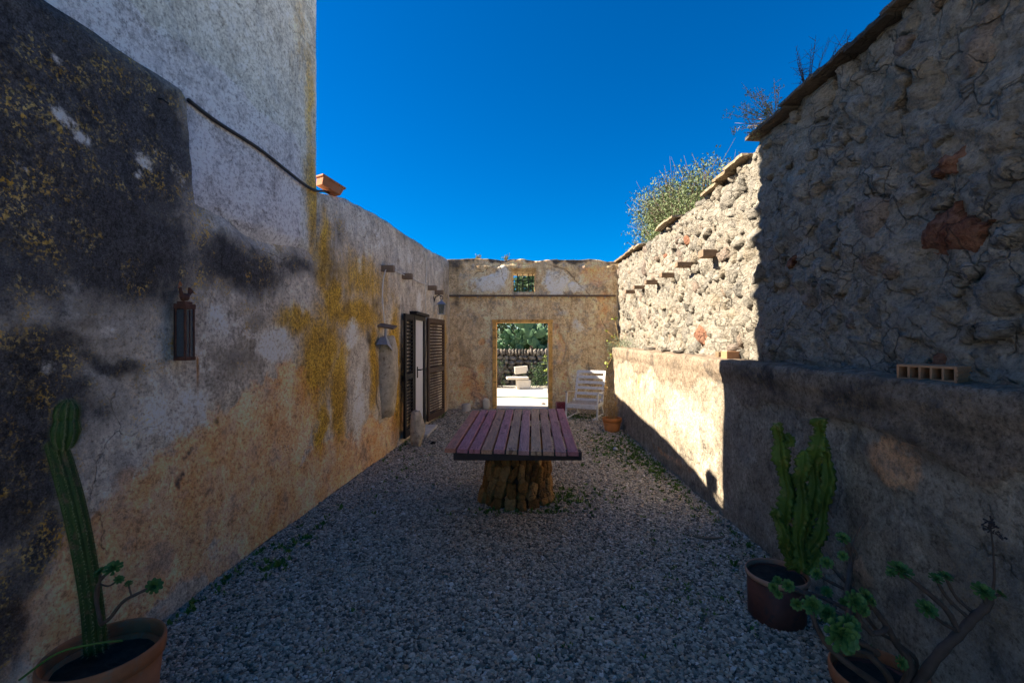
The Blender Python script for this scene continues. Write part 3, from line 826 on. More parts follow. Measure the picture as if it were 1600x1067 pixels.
# window embrasure and bars
iw = (-0.20, 0.31, 2.715, 3.10)
o4 = [(WO[0], WO[2]), (WO[1], WO[2]), (WO[1], WO[3]), (WO[0], WO[3])]; i4 = [(iw[0], iw[2]), (iw[1], iw[2]), (iw[1], iw[3]), (iw[0], iw[3])]
V = []; F = []
nseg = 8
ring = []
for k in range(4):
    for s_ in range(nseg):
        t = s_ / nseg
        a = o4[k]; b = o4[(k + 1) % 4]; c = i4[k]; d = i4[(k + 1) % 4]
        ring.append(((a[0] + (b[0] - a[0]) * t, a[1] + (b[1] - a[1]) * t), (c[0] + (d[0] - c[0]) * t, c[1] + (d[1] - c[1]) * t)))
nr_ = 8
for j in range(nr_ + 1):
    t = j / nr_
    for (a, c) in ring:
        x = a[0] + (c[0] - a[0]) * t; z = a[1] + (c[1] - a[1]) * t
        w_ = (vn(np.array([x * 12 + j]), np.array([z * 12]), 3)[0] - 0.5) * 0.03 * (0 < j < nr_)
        V.append((x + w_, YB - 0.001 + 0.43 * t, z + w_))
nn_ = len(ring)
for j in range(nr_):
    for k in range(nn_):
        k2 = (k + 1) % nn_
        F.append((j * nn_ + k, (j + 1) * nn_ + k, (j + 1) * nn_ + k2, j * nn_ + k2))
mesh("embrasure", V, F, M['back'], bwo)
# back skin round the inner opening so that no light leaks between embrasure and the wall's outer face
b_ = MB()
yb2 = YB + 0.43
b_.box(((WO[0] + iw[0]) / 2 - 0.02, yb2, 2.94), (iw[0] - WO[0] + 0.06, 0.02, 0.66)).box(((WO[1] + iw[1]) / 2 + 0.02, yb2, 2.94), (WO[1] - iw[1] + 0.06, 0.02, 0.66))
b_.box((0.055, yb2 + 0.001, 2.675), (0.7, 0.02, 0.078)).box((0.055, yb2 + 0.001, 3.17), (0.7, 0.02, 0.14))
b_.build("outer_sill", M['back'], bwo)
for x in (-0.10, 0.03, 0.16, 0.25):
    MB().tube([(x, YB + 0.33, 2.66), (x, YB + 0.33, 3.16)], 0.009, 6).build("window_bar", M['blackmetal'], bwo, smooth=True)
for z in (2.84, 2.97):
    MB().tube([(-0.24, YB + 0.345, z), (0.34, YB + 0.345, z)], 0.008, 6).build("window_bar", M['blackmetal'], bwo, smooth=True)
# door frame, old wood, standing in the opening
MB().box((DO[0] + 0.045, YB + 0.10, 1.0), (0.09, 0.26, 2.08)).build("door_jamb", M['frame'], bwo, 0.006)
MB().box((DO[1] - 0.045, YB + 0.10, 1.0), (0.09, 0.26, 2.08)).build("door_jamb", M['frame'], bwo, 0.006)
MB().box((0.02, YB + 0.10, DO[3] - 0.03), (DO[1] - DO[0] + 0.02, 0.27, 0.075)).build("door_lintel", M['frame'], bwo, 0.006)
MB().box((DO[0] + 0.02, YB + 0.33, 1.0), (0.05, 0.2, 2.1)).box((DO[1] - 0.02, YB + 0.33, 1.0), (0.05, 0.2, 2.1)).box((0.02, YB + 0.33, DO[3]), (1.3, 0.199, 0.04)).build("door_reveal", M['palestone'], bwo)
MB().box((DO[1] - 0.10, YB + 0.0, 0.95), (0.02, 0.05, 1.15)).build("latch_strip", M['palestone'], bwo, 0.003)
MB().box((DO[1] - 0.113, YB - 0.01, 1.12), (0.012, 0.03, 0.06)).build("latch", M['blackmetal'], bwo)
MB().box((0.02, YB + 0.22, 0.0), (DO[1] - DO[0], 0.46, 0.07)).build("threshold", M['concrete'], bwo, 0.01)
# ------------------------------------------------------------------ low right wall with its ledge
rl_y = stations((-1.6, 1.4, 0.2), (1.4, 8.6, 0.022))
def rl_top(u): return 1.395 + 0.006 * u + (fbm(u * 2.5, u * 0, 30) - 0.5) * 0.02
def R2(px, py):
    y = 1.84 / ((px - 815) / 711 + 0.01)
    return y, 1.6 - (py - 530) / 711 * y
def rl_pale(Y, Z):
    l = [(*R2(1060, 640), 0.5, 0.3, 1.1), (*R2(1090, 660), 0.4, 0.33, 1.0), (*R2(1015, 600), 0.5, 0.25, 0.9), (*R2(985, 600), 0.5, 0.4, 0.6), (*R2(1110, 710), 0.25, 0.2, 0.8), (*R2(1280, 650), 0.22, 0.09, 0.9), (*R2(1330, 670), 0.12, 0.14, 0.75), (*R2(1250, 680), 0.1, 0.2, 0.6), (*R2(1440, 680), 0.2, 0.12, 0.35), (*R2(1180, 690), 0.15, 0.3, 0.5), (*R2(1400, 830), 0.15, 0.08, 0.5)]
    return blobs(Y, Z, l, 0.12, 33, 2.6)
def rl_tan(Y, Z):
    l = [(*R2(1000, 600), 0.22, 0.6, 0.6), (*R2(1030, 570), 0.3, 0.15, 0.7), (*R2(1100, 580), 0.5, 0.09, 0.8), (*R2(1480, 650), 0.3, 0.09, 0.9), (*R2(1400, 700), 0.3, 0.25, 0.6), (*R2(1350, 900), 0.3, 0.2, 0.5), (5.5, 0.2, 2.0, 0.15, 0.5)]
    band = 0.85 * sstep(1.10, 1.2, Z + (fbm(Y * 1.6, Y * 0, 87) - 0.5) * 0.35)
    return np.maximum(blobs(Y, Z, l, 0.12, 34, 2.2), band * 0.0 + 0 * Y)
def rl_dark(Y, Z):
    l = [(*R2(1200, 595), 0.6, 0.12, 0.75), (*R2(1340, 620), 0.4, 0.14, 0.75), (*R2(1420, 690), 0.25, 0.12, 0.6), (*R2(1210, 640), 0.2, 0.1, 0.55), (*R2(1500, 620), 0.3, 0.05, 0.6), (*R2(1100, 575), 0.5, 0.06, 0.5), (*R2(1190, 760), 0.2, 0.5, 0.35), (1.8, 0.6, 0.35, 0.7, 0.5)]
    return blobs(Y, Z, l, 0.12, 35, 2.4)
def rl_band(Y, Z):
    return 0.9 * sstep(1.12, 1.16, Z + (fbm(Y * 1.6, Y * 0, 87, 6) - 0.5) * 0.4 + (fbm(Y * 12, Z * 12, 88) - .5) * 0.05)
def rl_disp(Y, Z):
    d = (fbm(Y * 1.0, Z * 1.0, 36, 3) - 0.5) * 0.05 + (fbm(Y * 5, Z * 5, 37, 5) - 0.5) * 0.028 + (fbm(Y * 18, Z * 18, 39, 3) - 0.5) * 0.006
    n = (fbm(Y * 5, Z * 5, 38) - 0.5) * 0.5
    d = d + 0.016 * sstep(1.13, 1.15, Z + (fbm(Y * 1.6, Y * 0, 87, 6) - 0.5) * 0.4 + (fbm(Y * 12, Z * 12, 88) - .5) * 0.05)
    d = d + 0.010 * sstep(0.44, 0.52, rl_tan(Y, Z) + n) - 0.010 * sstep(0.5, 0.58, rl_pale(Y, Z) + n) + 0.02 * sstep(1.25, 1.32, Z)
    return d - 0.012 * sstep(-0.02, 0.0, Z - rl_top(Y))
def rl_point(U, Z):
    return np.stack([wr(U) - rl_disp(U, Z), U, Z], -1)
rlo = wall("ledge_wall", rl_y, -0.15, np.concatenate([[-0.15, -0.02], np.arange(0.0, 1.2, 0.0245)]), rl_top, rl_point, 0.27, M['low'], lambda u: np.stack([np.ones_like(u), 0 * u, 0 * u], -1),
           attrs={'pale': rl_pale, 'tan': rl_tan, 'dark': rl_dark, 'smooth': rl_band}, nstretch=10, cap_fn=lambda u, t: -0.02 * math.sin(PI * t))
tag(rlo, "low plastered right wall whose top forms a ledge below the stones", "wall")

# ------------------------------------------------------------------ upper right rubble wall
def ru_top(u):
    t = np.interp(u, [-3, 4.06, 4.12, 4.3, 5.0, 6.6, 8.5, 9.2, 10.6], [3.39, 3.39, 3.31, 3.28, 3.26, 3.29, 3.27, 3.33, 3.36])
    return t + (fbm(u * 3, u * 0, 50) - 0.5) * 0.06
def ru_mortar(Y, Z):
    ang = 0.5
    a = Y * math.cos(ang) + Z * math.sin(ang); b = -Y * math.sin(ang) + Z * math.cos(ang)
    rid = 1 - np.abs(fbm(a * 4, b * 9, 51, 5) * 2 - 1) * 2
    return (fbm(Y * 1.0, Z * 1.0, 52, 3) - 0.5) * 0.09 + (fbm(Y * 6, Z * 6, 53, 5) - 0.5) * 0.055 + rid * 0.02 + (fbm(Y * 22, Z * 22, 54, 3) - 0.5) * 0.016 + (terrace(Y, Z, 2.6, 9, 81) - 0.5) * 0.12
def terrace(Y, Z, f, n, seed, rot=0.5, an=2.0):
    a = Y * math.cos(rot) + Z * math.sin(rot); b = -Y * math.sin(rot) + Z * math.cos(rot)
    t = fbm(a * f + (fbm(Y * 5, Z * 5, seed + 3) - .5), b * f * an, seed, 5, 0.55) * n
    return (np.floor(t) + sstep(0.82, 1.0, t - np.floor(t))) / n
def ru_tint(Y, Z): return 0.25 + 0.6 * fbm(Y * 3, Z * 3, 56)
ru_y = stations((-1.6, 1.4, 0.2), (1.4, 4.6, 0.0135), (4.6, 10.75, 0.022))
def ru_point(U, Z):
    e = sstep(-0.1, 0.0, Z - ru_top(U)) * 0.04
    return np.stack([wu(U) - ru_mortar(U, Z) + e, U, Z], -1)
ruo = wall("rubble_wall", ru_y, -0.15, np.concatenate([[-0.15, 0.6, 1.25], np.arange(1.35, 3.1, 0.015)]), ru_top, ru_point, 0.55, M['mortar'], lambda u: np.stack([np.ones_like(u), 0 * u, 0 * u], -1),
           attrs={'tint': ru_tint}, nstretch=10)
tag(ruo, "high rough rubble stone wall rising behind the right ledge", "wall")
rs = np.random.default_rng(11)
sites = []
for _ in range(9000):
    y = rs.uniform(1.25, 10.3)
    r = rs.choice([0.065, 0.095, 0.135, 0.19], p=[0.25, 0.30, 0.27, 0.18] if _ < 1500 else [0.6, 0.4, 0, 0]); z = rs.uniform(1.36, 3.3) if y < 8.5 else rs.uniform(0.1, 3.3)
    if all(((y - a) / 1.25) ** 2 + (z - b) ** 2 > (0.71 * (r + c)) ** 2 for a, b, c in sites):
        sites.append((y, z, r))
sites = np.array(sites)
def stone_patch(k):
    cy, cz, r = sites[k]
    rr = random.Random(k * 7 + 1)
    px = r / cy * 711
    n = 10 if px < 12 else 16 if px < 26 else 28
    ext = 1.5
    yy = np.linspace(cy - r * ext * 1.25, cy + r * ext * 1.25, n); zz = np.linspace(cz - r * ext, cz + r * ext, n)
    Y, Z = np.meshgrid(yy, zz, indexing='ij')
    wy = Y + (fbm(Y * 7, Z * 7, 57, 5) - 0.5) * 0.10; wz = Z + (fbm(Y * 7, Z * 7, 58, 5) - 0.5) * 0.10
    sx_ = 0.14 * r * np.sign(np.sin(k)); near = sites[(np.abs(sites[:, 0] - cy) < 0.9) & (np.abs(sites[:, 1] - cz) < 0.8)]
    D = np.stack([np.hypot((wy - a) / 1.25, wz - b) / c for a, b, c in near], 0)
    dk = np.hypot((wy - cy) / 1.25, wz - cz) / r
    th = np.arctan2(wz - cz, wy - cy); npol = rr.choice([4, 5, 5, 6]); ph = rr.uniform(0, 6.283)
    pol = dk * np.cos(((th + ph) % (2 * PI / npol)) - PI / npol) / math.cos(PI / npol) * 0.93
    D2 = np.where(np.abs(D - dk) < 1e-9, 99, D).min(0)
    e = np.minimum(D2 - dk, (1.30 - pol)) * r          # metres inside the outline
    e = np.minimum(e, ru_top(Y) - 0.015 - Z + 0.0)
    A = rr.uniform(0.014, 0.040) * (0.7 + r * 2)
    fac = np.min([rr.uniform(0.0, 0.02) + rr.uniform(0.15, 0.75) * (((Y - cy) * math.cos(q_) + (Z - cz) * math.sin(q_)) + r * rr.uniform(0.1, 0.5)) for q_ in [rr.uniform(0, 6.283) for _ in range(5)]], axis=0)
    fac = np.minimum(fac, rr.uniform(0.008, 0.028))
    ty, tz = rr.uniform(-0.22, 0.22), rr.uniform(-0.12, 0.26)
    base = (fbm(Y * 1.0, Z * 1.0, 52, 3) - 0.5) * 0.09
    cut = np.maximum(0, (Y - cy) * math.cos(k) + (Z - cz) * math.sin(k) - r * 0.35) * 0.5
    h = base + fac + A * sstep(0, 0.014, e) + ty * (Y - cy) + tz * (Z - cz) - cut + (fbm(Y * 9, Z * 9, 59 + k % 5, 5) - 0.5) * 0.035 + (fbm(Y * 30, Z * 30, 70, 2) - 0.5) * 0.014 + (terrace(Y, Z, 2.6, 9, 81) - 0.5) * 0.05 + (terrace(Y, Z, 4.5, 9, 83 + k % 3, rr.uniform(0.2, 1.0)) - 0.5) * 0.10
    h = np.where(e > 0, h, base - 0.10)
    ok = e > -0.012
    X = wu(Y) - h
    keep = lambda i, j: ok[i, j] or ok[i + 1, j] or ok[i, j + 1] or ok[i + 1, j + 1]
    F = grid_faces(n, n, keep)
    used = sorted({i for f in F for i in f}); mp = {v: i for i, v in enumerate(used)}
    V = np.stack([X, Y, Z], -1).reshape(-1, 3)[used]
    F = [tuple(mp[i] for i in f) for f in F]
    nv = len(V)
    back = V.copy(); back[:, 0] = wu(cy) + 0.12
    ed = {}
    for f in F:
        for a, b in zip(f, f[1:] + f[:1]):
            ed[(a, b)] = 1
    sk = [(b, a, a + nv, b + nv) for (a, b) in ed if (b, a) not in ed]
    F2 = F + sk + [tuple(i + nv for i in reversed(f)) for f in F]
    tint = rr.uniform(0, 1)
    hue = 0.8 if rr.random() < 0.01 else (0.5 if rr.random() < 0.08 else 0.0)
    jt = (1 - sstep(-0.004, 0.022, e)).reshape(-1)[used]
    return np.concatenate([V, back]), F2, tint, hue, np.concatenate([jt, jt])
order = sorted(range(len(sites)), key=lambda k: -sites[k][2] ** 2 / max(sites[k][0], 1.6) ** 2 * (2.0 / max(sites[k][0], 1.6)) * (1 if sites[k][0] > 1.5 else 0.2))
red = min(range(len(sites)), key=lambda k: math.hypot(sites[k][0] - 2.32, sites[k][1] - 2.12) - (0.06 if sites[k][2] > 0.12 else 0))
pink = min(range(len(sites)), key=lambda k: math.hypot(sites[k][0] - 3.55, sites[k][1] - 2.1))
rest = MB(); rt = []; rh = []; rj = []
for q, k in enumerate(order):
    if sites[k][0] < 1.15: continue
    V, F, tint, hue, jt = stone_patch(k)
    if k in (red, pink): hue = 1.0
    if len(F) < 8: continue
    if q < 296:
        so_ = mesh("stone", V, F, M['stone'], ruo, True, {'tint': np.full(len(V), tint), 'hue': np.full(len(V), hue), 'joint': jt})
        if k == red: tag(so_, "rusty red stone")
        if k == pink: tag(so_, "pinkish stone")
    else:
        rest.add(V, F); rj += list(jt); rt += [tint] * len(V); rh += [hue] * len(V)
ro = mesh("small_stones", rest.V, rest.F, M['stone'], ruo, True, {'tint': rt, 'hue': rh, 'joint': rj})
tag(ro, kind='stuff')

# flat coping stones, each on its own
def slab(seed, sx, sy, sz):
    rr = random.Random(seed); bm = bmesh.new()
    n = 9; V = []; F = []
    top = []; 
    xs = np.linspace(-1, 1, 5); ys = np.linspace(-1, 1, n)
    e0 = [rr.uniform(-0.10, 0.10) for _ in ys]
    for s_ in (1, -1):
        for j, y in enumerate(ys):
            for x in xs:
                xx = x * sx + (e0[j] * 0.25 * sx if x < -0.9 else 0)
                V.append(Vector((xx, y * sy + rr.uniform(-.06, .06) * sy * (abs(y) > .9), s_ * sz * (1 - 0.25 * (abs(x) > .9)) + rr.uniform(-.12, .12) * sz)))
    m = 5; N_ = n * m
    for j in range(n - 1):
        for i in range(m - 1):
            a = j * m + i
            F.append((a, a + 1, a + m + 1, a + m)); F.append((N_ + a, N_ + a + m, N_ + a + m + 1, N_ + a + 1))
    def side(idx):
        for a, b in zip(idx[:-1], idx[1:]): F.append((b, a, a + N_, b + N_))
    side([j * m for j in range(n)][::-1]); side([j * m + m - 1 for j in range(n)])
    side(list(range(m))); side([(n - 1) * m + i for i in range(m)][::-1])
    bm.free()
    return V, F
def coping(y0, y1, z, over, mat, step=(0.3, 0.55), thick=0.035, drop=0.0):
    y = y0; k = 0
    while y < y1:
        L_ = min(random.uniform(*step), y1 - y + 0.05)
        V, F = slab(int(y * 100) + 5, 0.27 + random.uniform(0, 0.02), L_ / 2 * 1.1, thick * random.uniform(0.7, 1.1))
        rx = random.uniform(-0.03, 0.03); ry = random.uniform(-0.04, 0.03)
        mtx = Matrix.Rotation(rx, 3, 'X') @ Matrix.Rotation(ry, 3, 'Y')
        c = Vector((wu(y) - over + 0.24, y + L_ / 2, float(ru_top(np.array([y + L_ / 2]))[0]) + z + random.uniform(-0.01, 0.02)))
        mesh("coping_stone", [mtx @ v + c for v in V], F, mat, ruo, False, {'tint': np.full(len(V), random.random()), 'hue': np.zeros(len(V))})
        y += L_ * 0.97; k += 1
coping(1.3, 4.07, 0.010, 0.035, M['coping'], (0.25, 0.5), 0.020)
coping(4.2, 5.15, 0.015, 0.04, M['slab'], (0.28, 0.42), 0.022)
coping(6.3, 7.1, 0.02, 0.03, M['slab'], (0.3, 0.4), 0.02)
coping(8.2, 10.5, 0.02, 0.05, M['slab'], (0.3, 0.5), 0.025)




# ------------------------------------------------------------------ table: boards on a pedestal of upright stones
tb = thing("garden_table", "low table of reddish purple boards on a round pedestal of upright stones", "table", (-0.045, 4.55, 0))
T0 = Vector((-0.045, 4.55, 0))
FL, FR, BL, BR = Vector((-0.58, 3.40, 0.785)), Vector((0.43, 3.36, 0.765)), Vector((-0.574, 5.25, 0.78)), Vector((0.50, 5.32, 0.79))
nb = 11
purple = [(0.66, 0.28, 0.18), (0.62, 0.25, 0.29), (0.64, 0.25, 0.28), (0.68, 0.37, 0.22), (0.64, 0.30, 0.33), (0.72, 0.46, 0.28), (0.66, 0.36, 0.34), (0.76, 0.50, 0.29), (0.70, 0.42, 0.28), (0.64, 0.31, 0.29), (0.60, 0.22, 0.24)]
for i in range(nb):
    a, b = (i + 0.06) / nb, (i + 1 - 0.09) / nb
    js, je = random.uniform(-0.012, 0.010), random.uniform(-0.014, 0.014)
    q = []
    for t in (a, b):
        q.append((FL.lerp(FR, t) + Vector((0, js, 0)), BL.lerp(BR, t) + Vector((0, je, 0))))
    ns = 8
    V = []; F = []
    warp = random.uniform(-0.010, 0.010)
    for s_ in range(ns + 1):
        t = s_ / ns
        l = q[0][0].lerp(q[0][1], t); r = q[1][0].lerp(q[1][1], t)
        dz = warp * math.sin(PI * t) + random.uniform(-0.0007, 0.0007)
        e = 0.004
        u = (r - l).normalized()
        for p in (l + Vector((0, 0, -0.030)), l + Vector((0, 0, -e)), l + u * e, r - u * e, r + Vector((0, 0, -e)), r + Vector((0, 0, -0.030))):
            V.append(p + Vector((0, 0, dz)))
    for s_ in range(ns):
        for k in range(6):
            k2 = (k + 1) % 6
            F.append((s_ * 6 + k, (s_ + 1) * 6 + k, (s_ + 1) * 6 + k2, s_ * 6 + k2))
    F.append((0, 1, 2, 3, 4, 5)); F.append(tuple(ns * 6 + k for k in (5, 4, 3, 2, 1, 0)))
    F = [tuple(reversed(f)) for f in F]
    o = mesh("board", loc_shift(V, T0), F, M['board'], tb, False)
    o.color = (purple[i][0], purple[i][1] * 0.95, purple[i][2] * 0.85, 1)
    nl = MB()
    for ny, t in ((3.46, 0.03), (4.3, 0.5), (5.14, 0.94)):
        for f in (0.25, 0.75):
            c = q[0][0].lerp(q[0][1], t).lerp(q[1][0].lerp(q[1][1], t), f) + Vector((0, 0, 0.0015)) - T0
            nl.tube([c, c + Vector((0, 0, 0.002))], 0.004, 6)
    tag(nl.build("nail_heads", M['rustmetal'], o), kind='stuff')
for y, dx in ((3.46, 0.0), (4.3, 0.0), (5.14, 0.0)):
    MB().box((-0.03 - T0.x + dx, y - T0.y, 0.722), (0.965, 0.09, 0.062)).build("crossbeam", M['beam'], tb, 0.004)
def pedstone(seed, sx, sy, sz):
    # a long, roughly squared stone standing on end: rings of a rounded rectangle
    rr = random.Random(seed); V = []; F = []; n = 10; m = 7
    off = [rr.uniform(-0.10, 0.10) for _ in range(n)]
    for i in range(m):
        t = -1 + 2 * i / (m - 1); k = (1 - abs(t) ** 5 * rr.uniform(0.25, 0.5)) * rr.uniform(0.9, 1.05)
        dx = rr.uniform(-0.08, 0.08)
        for j in range(n):
            a = 2 * PI * j / n; c, s_ = math.cos(a), math.sin(a)
            q = 1 / max(abs(c), abs(s_)) ** 0.75
            V.append(Vector(((c * q * k * (1 + off[j]) + dx) * sx, s_ * q * k * (1 + off[j]) * sy, t * sz + rr.uniform(-.03, .03) * sz)))
    for i in range(m - 1):
        for j in range(n):
            j2 = (j + 1) % n; F.append((i * n + j, i * n + j2, (i + 1) * n + j2, (i + 1) * n + j))
    F.append(tuple(range(n - 1, -1, -1))); F.append(tuple((m - 1) * n + j for j in range(n)))
    return V, F
ped = MB()
V, F = lathe([(0.30, 0.0), (0.31, 0.05), (0.265, 0.35), (0.255, 0.69)], 24)
core = mesh("pedestal_core", V, F, M['soil'], tb)
rows = [(0.0, 0.13, 0.368, 19), (0.10, 0.17, 0.345, 23), (0.25, 0.17, 0.325, 24), (0.39, 0.16, 0.308, 24), (0.53, 0.18, 0.298, 23)]
kk = 0
for ri, (z0, h, rad, n) in enumerate(rows):
    a = random.uniform(0, 1)
    angs = []
    tot = 0
    while tot < 2 * PI - 0.12:
        w = random.uniform(0.75, 1.3) * 2 * PI / n
        angs.append((tot + w / 2, w)); tot += w
    for (an, w) in angs:
        wd = w * rad * 0.5
        hh = h * random.uniform(0.52, 0.66)
        V, F = pedstone(900 + kk, wd * 0.84, random.uniform(0.035, 0.05), hh * 0.88)
        lean = random.uniform(-0.22, 0.30) + (0.16 if ri in (1, 2) else 0)
        tilt = -0.10 if ri else -0.3
        m_ = Matrix.Rotation(an + a, 3, 'Z') @ Matrix.Rotation(tilt, 3, 'X') @ Matrix.Rotation(lean, 3, 'Y')
        c = Matrix.Rotation(an + a, 3, 'Z') @ Vector((0, -(rad - 0.035 + random.uniform(-0.012, 0.015)), 0)) + Vector((0, 0, z0 + h * 0.5 + random.uniform(-0.02, 0.02)))
        if c.z + hh > 0.70: c.z = 0.70 - hh
        mesh("stone", [m_ @ v + c for v in V], F, M['pedstone'], tb, False, {'tint': np.full(len(V), random.random()), 'hue': np.full(len(V), 0.35 if random.random() < 0.15 else 0)})
        kk += 1

# ------------------------------------------------------------------ things on the left wall
# white door with its black frame
dr = thing("yard_door", "white door with black frame set in the left wall between dark shutters", "door", (wl(7.8) - 0.01, 7.8, 0.06))
D0 = dr.location.copy()
MB().box((0, -0.02, 0.96), (0.04, 0.78, 1.86)).build("door_panel", M['whitedoor'], dr, 0.006)
MB().box((0.035, -0.415, 0.965), (0.05, 0.04, 1.93)).box((0.02, 0.40, 0.965), (0.05, 0.08, 1.93)).box((0.036, 0, 1.90), (0.048, 0.78, 0.07)).build("door_frame", M['blackmetal'], dr, 0.004)
MB().box((0.035, -0.33, 0.96), (0.03, 0.05, 1.80)).build("door_stile", M['blackmetal'], dr, 0.003)
h_ = MB().box((0.085, -0.35, 1.0), (0.012, 0.04, 0.18)); h_.tube([(0.09, -0.35, 1.04), (0.14, -0.35, 1.04), (0.145, -0.24, 1.04)], 0.011, 8); h_.build("door_handle", M['blackmetal'], dr)
MB().box((0.05, 0, 1.965), (0.12, 1.02, 0.05)).build("lintel_board", M['shutterdark'], dr, 0.004)
MB().box((0.06, 0, -0.03), (0.42, 0.9, 0.06)).build("door_step", M['concrete'], dr, 0.01)
MB().box((-0.06, 0, 0.96), (0.04, 1.1, 2.1)).build("door_backing", M['shutterdark'], dr)

def shutter(name, label, p0, p1, z0, z1, mat, nslat=30):
    """louvred leaf between two plan points"""
    p0 = Vector((*p0, z0)); p1 = Vector((*p1, z0)); L_ = (p1 - p0).length
    t = thing(name, label, "shutter", p0, math.atan2((p1 - p0).y, (p1 - p0).x), "shutters beside the white door")
    H = z1 - z0; sw = 0.075
    MB().box((sw / 2, 0, H / 2), (sw, 0.035, H)).build("stile", mat, t, 0.003)
    MB().box((L_ - sw / 2, 0, H / 2), (sw, 0.035, H)).build("stile", mat, t, 0.003)
    for z, hh in ((0.06, 0.12), (H * 0.49, 0.08), (H - 0.04, 0.08)):
        MB().box((L_ / 2, 0, z), (L_ - 2 * sw - 0.002, 0.034, hh)).build("rail", mat, t, 0.003)
    first = None
    zs = list(np.linspace(0.15, H * 0.49 - 0.06, nslat // 2)) + list(np.linspace(H * 0.49 + 0.06, H - 0.10, nslat // 2))
    for z in zs:
        if first is None:
            first = MB().box((0, 0, 0), (L_ - 2 * sw - 0.002, 0.040, 0.008), Matrix.Rotation(R(-42), 3, 'X')).build("slat", mat, t)
            o = first
        else:
            o = first.copy(); C.objects.link(o); o.parent = t
        o.location = (L_ / 2, 0, z)
    return t
shutter("louvred_shutter", "brown louvred shutter folded open on the far side of the white door", (wl(8.29) + 0.045, 8.29), (wl(9.25) + 0.13, 9.25), 0.10, 1.99, M['shutter'])
shutter("louvred_shutter", "shutter coloured nearly black for its deep shade, folded flat on the near side of the white door", (wl(6.86) + 0.06, 6.86), (wl(7.34) + 0.055, 7.34), 0.10, 1.99, M['shutterdark'])

# glass case with a rooster, rust running below
cy_, cz0, cz1 = 2.69, 1.475, 1.80
lc = thing("wall_lantern_case", "narrow rusty glazed wall lantern topped with a small rooster figure", "lantern", (wl(cy_) + 0.045, cy_, cz0))
lc.scale = (0.72, 0.72, 0.95)
for x in (-0.038, 0.038):
    for y in (-0.048, 0.048):
        MB().box((x, y, 0.17), (0.014, 0.014, 0.32)).build("corner_post", M['rustmetal'], lc, 0.002)
MB().box((0, 0, 0.012), (0.10, 0.118, 0.024)).build("case_base", M['rustmetal'], lc, 0.004)
MB().box((0, 0, 0.335), (0.10, 0.118, 0.03)).box((0, 0, 0.355), (0.07, 0.085, 0.02)).build("case_roof", M['rustmetal'], lc, 0.004)
g_ = MB().box((0, -0.046, 0.17), (0.062, 0.004, 0.29)).box((0.036, 0, 0.17), (0.004, 0.082, 0.29)).build("glass_pane", M['glass'], lc)
MB().box((-0.044, 0, 0.17), (0.008, 0.115, 0.30)).build("case_back", M['blackmetal'], lc)
MB().box((0.04, 0, 0.17), (0.006, 0.006, 0.29)).build("glazing_bar", M['rustmetal'], lc)
rt_ = MB()
rt_.tube([(0, -0.045, 0.40), (0, -0.02, 0.392), (0, 0.02, 0.395), (0, 0.045, 0.41)], [0.012, 0.026, 0.024, 0.010], 10)
rt_.tube([(0, -0.03, 0.40), (0, -0.045, 0.425), (0, -0.05, 0.45)], [0.016, 0.012, 0.011], 8)
rt_.tube([(0, -0.012, 0.365), (0, -0.012, 0.39)], 0.005, 6)
roo = rt_.build("rooster", M['rustmetal'], lc, smooth=True)
MB().tube([(0, -0.035, 0.462), (0, -0.052, 0.478), (0, -0.066, 0.462)], [0.005, 0.010, 0.004], 6).tube([(0, -0.058, 0.452), (0, -0.078, 0.446)], [0.006, 0.001], 6).build("comb", M['terra'], roo)
tl = MB()
for k in range(5):
    a = 0.5 + k * 0.28
    tl.tube([(0, 0.04, 0.405), (0, 0.05 + 0.035 * math.cos(a), 0.41 + 0.045 * math.sin(a)), (0, 0.06 + 0.055 * math.cos(a), 0.405 + 0.045 * math.sin(a))], [0.008, 0.007, 0.002], 6)
tl.build("tail_feather", M['rustmetal'], roo)

# grey hood lamp under a small board
ly, lz = L2(592, 512)
hl = thing("hood_lamp", "grey metal hood lamp hanging under a short board on the stained wall", "lamp", (wl(ly), ly, lz))
MB().box((0.10, 0, 0.02), (0.24, 0.16, 0.022), Matrix.Rotation(R(10), 3, 'Y') @ Matrix.Rotation(R(14), 3, 'X')).build("board_bracket", M['stub'], hl, 0.003)
MB().tube([(0.09, 0, 0.0), (0.09, -0.01, -0.13)], 0.018, 8).build("lamp_neck", M['greymetal'], hl)
V = [(0.03, -0.03, -0.12), (0.10, -0.03, -0.12), (0.10, 0.03, -0.12), (0.03, 0.03, -0.12), (-0.0, -0.12, -0.22), (0.15, -0.12, -0.22), (0.16, 0.10, -0.31), (0.0, 0.10, -0.31)]
mesh("lamp_hood", V, [(0, 1, 2, 3), (0, 4, 5, 1), (1, 5, 6, 2), (2, 6, 7, 3), (3, 7, 4, 0)], M['greymetal'], hl, False)
V = [(v[0], v[1], v[2] - 0.004) for v in V]

# rough upright stone built into the wall
sy, sz = L2(603, 595)
V, F = pedstone(77, 0.12, 0.20, 0.55)
o = mesh("embedded_stone", [Vector(v) + Vector((wl(6.2) + 0.03, 6.2, 1.10)) for v in V], F, M['lichen'], None, True)
tag(o, "tall rough stone standing proud of the wall below the hood lamp", "stone")

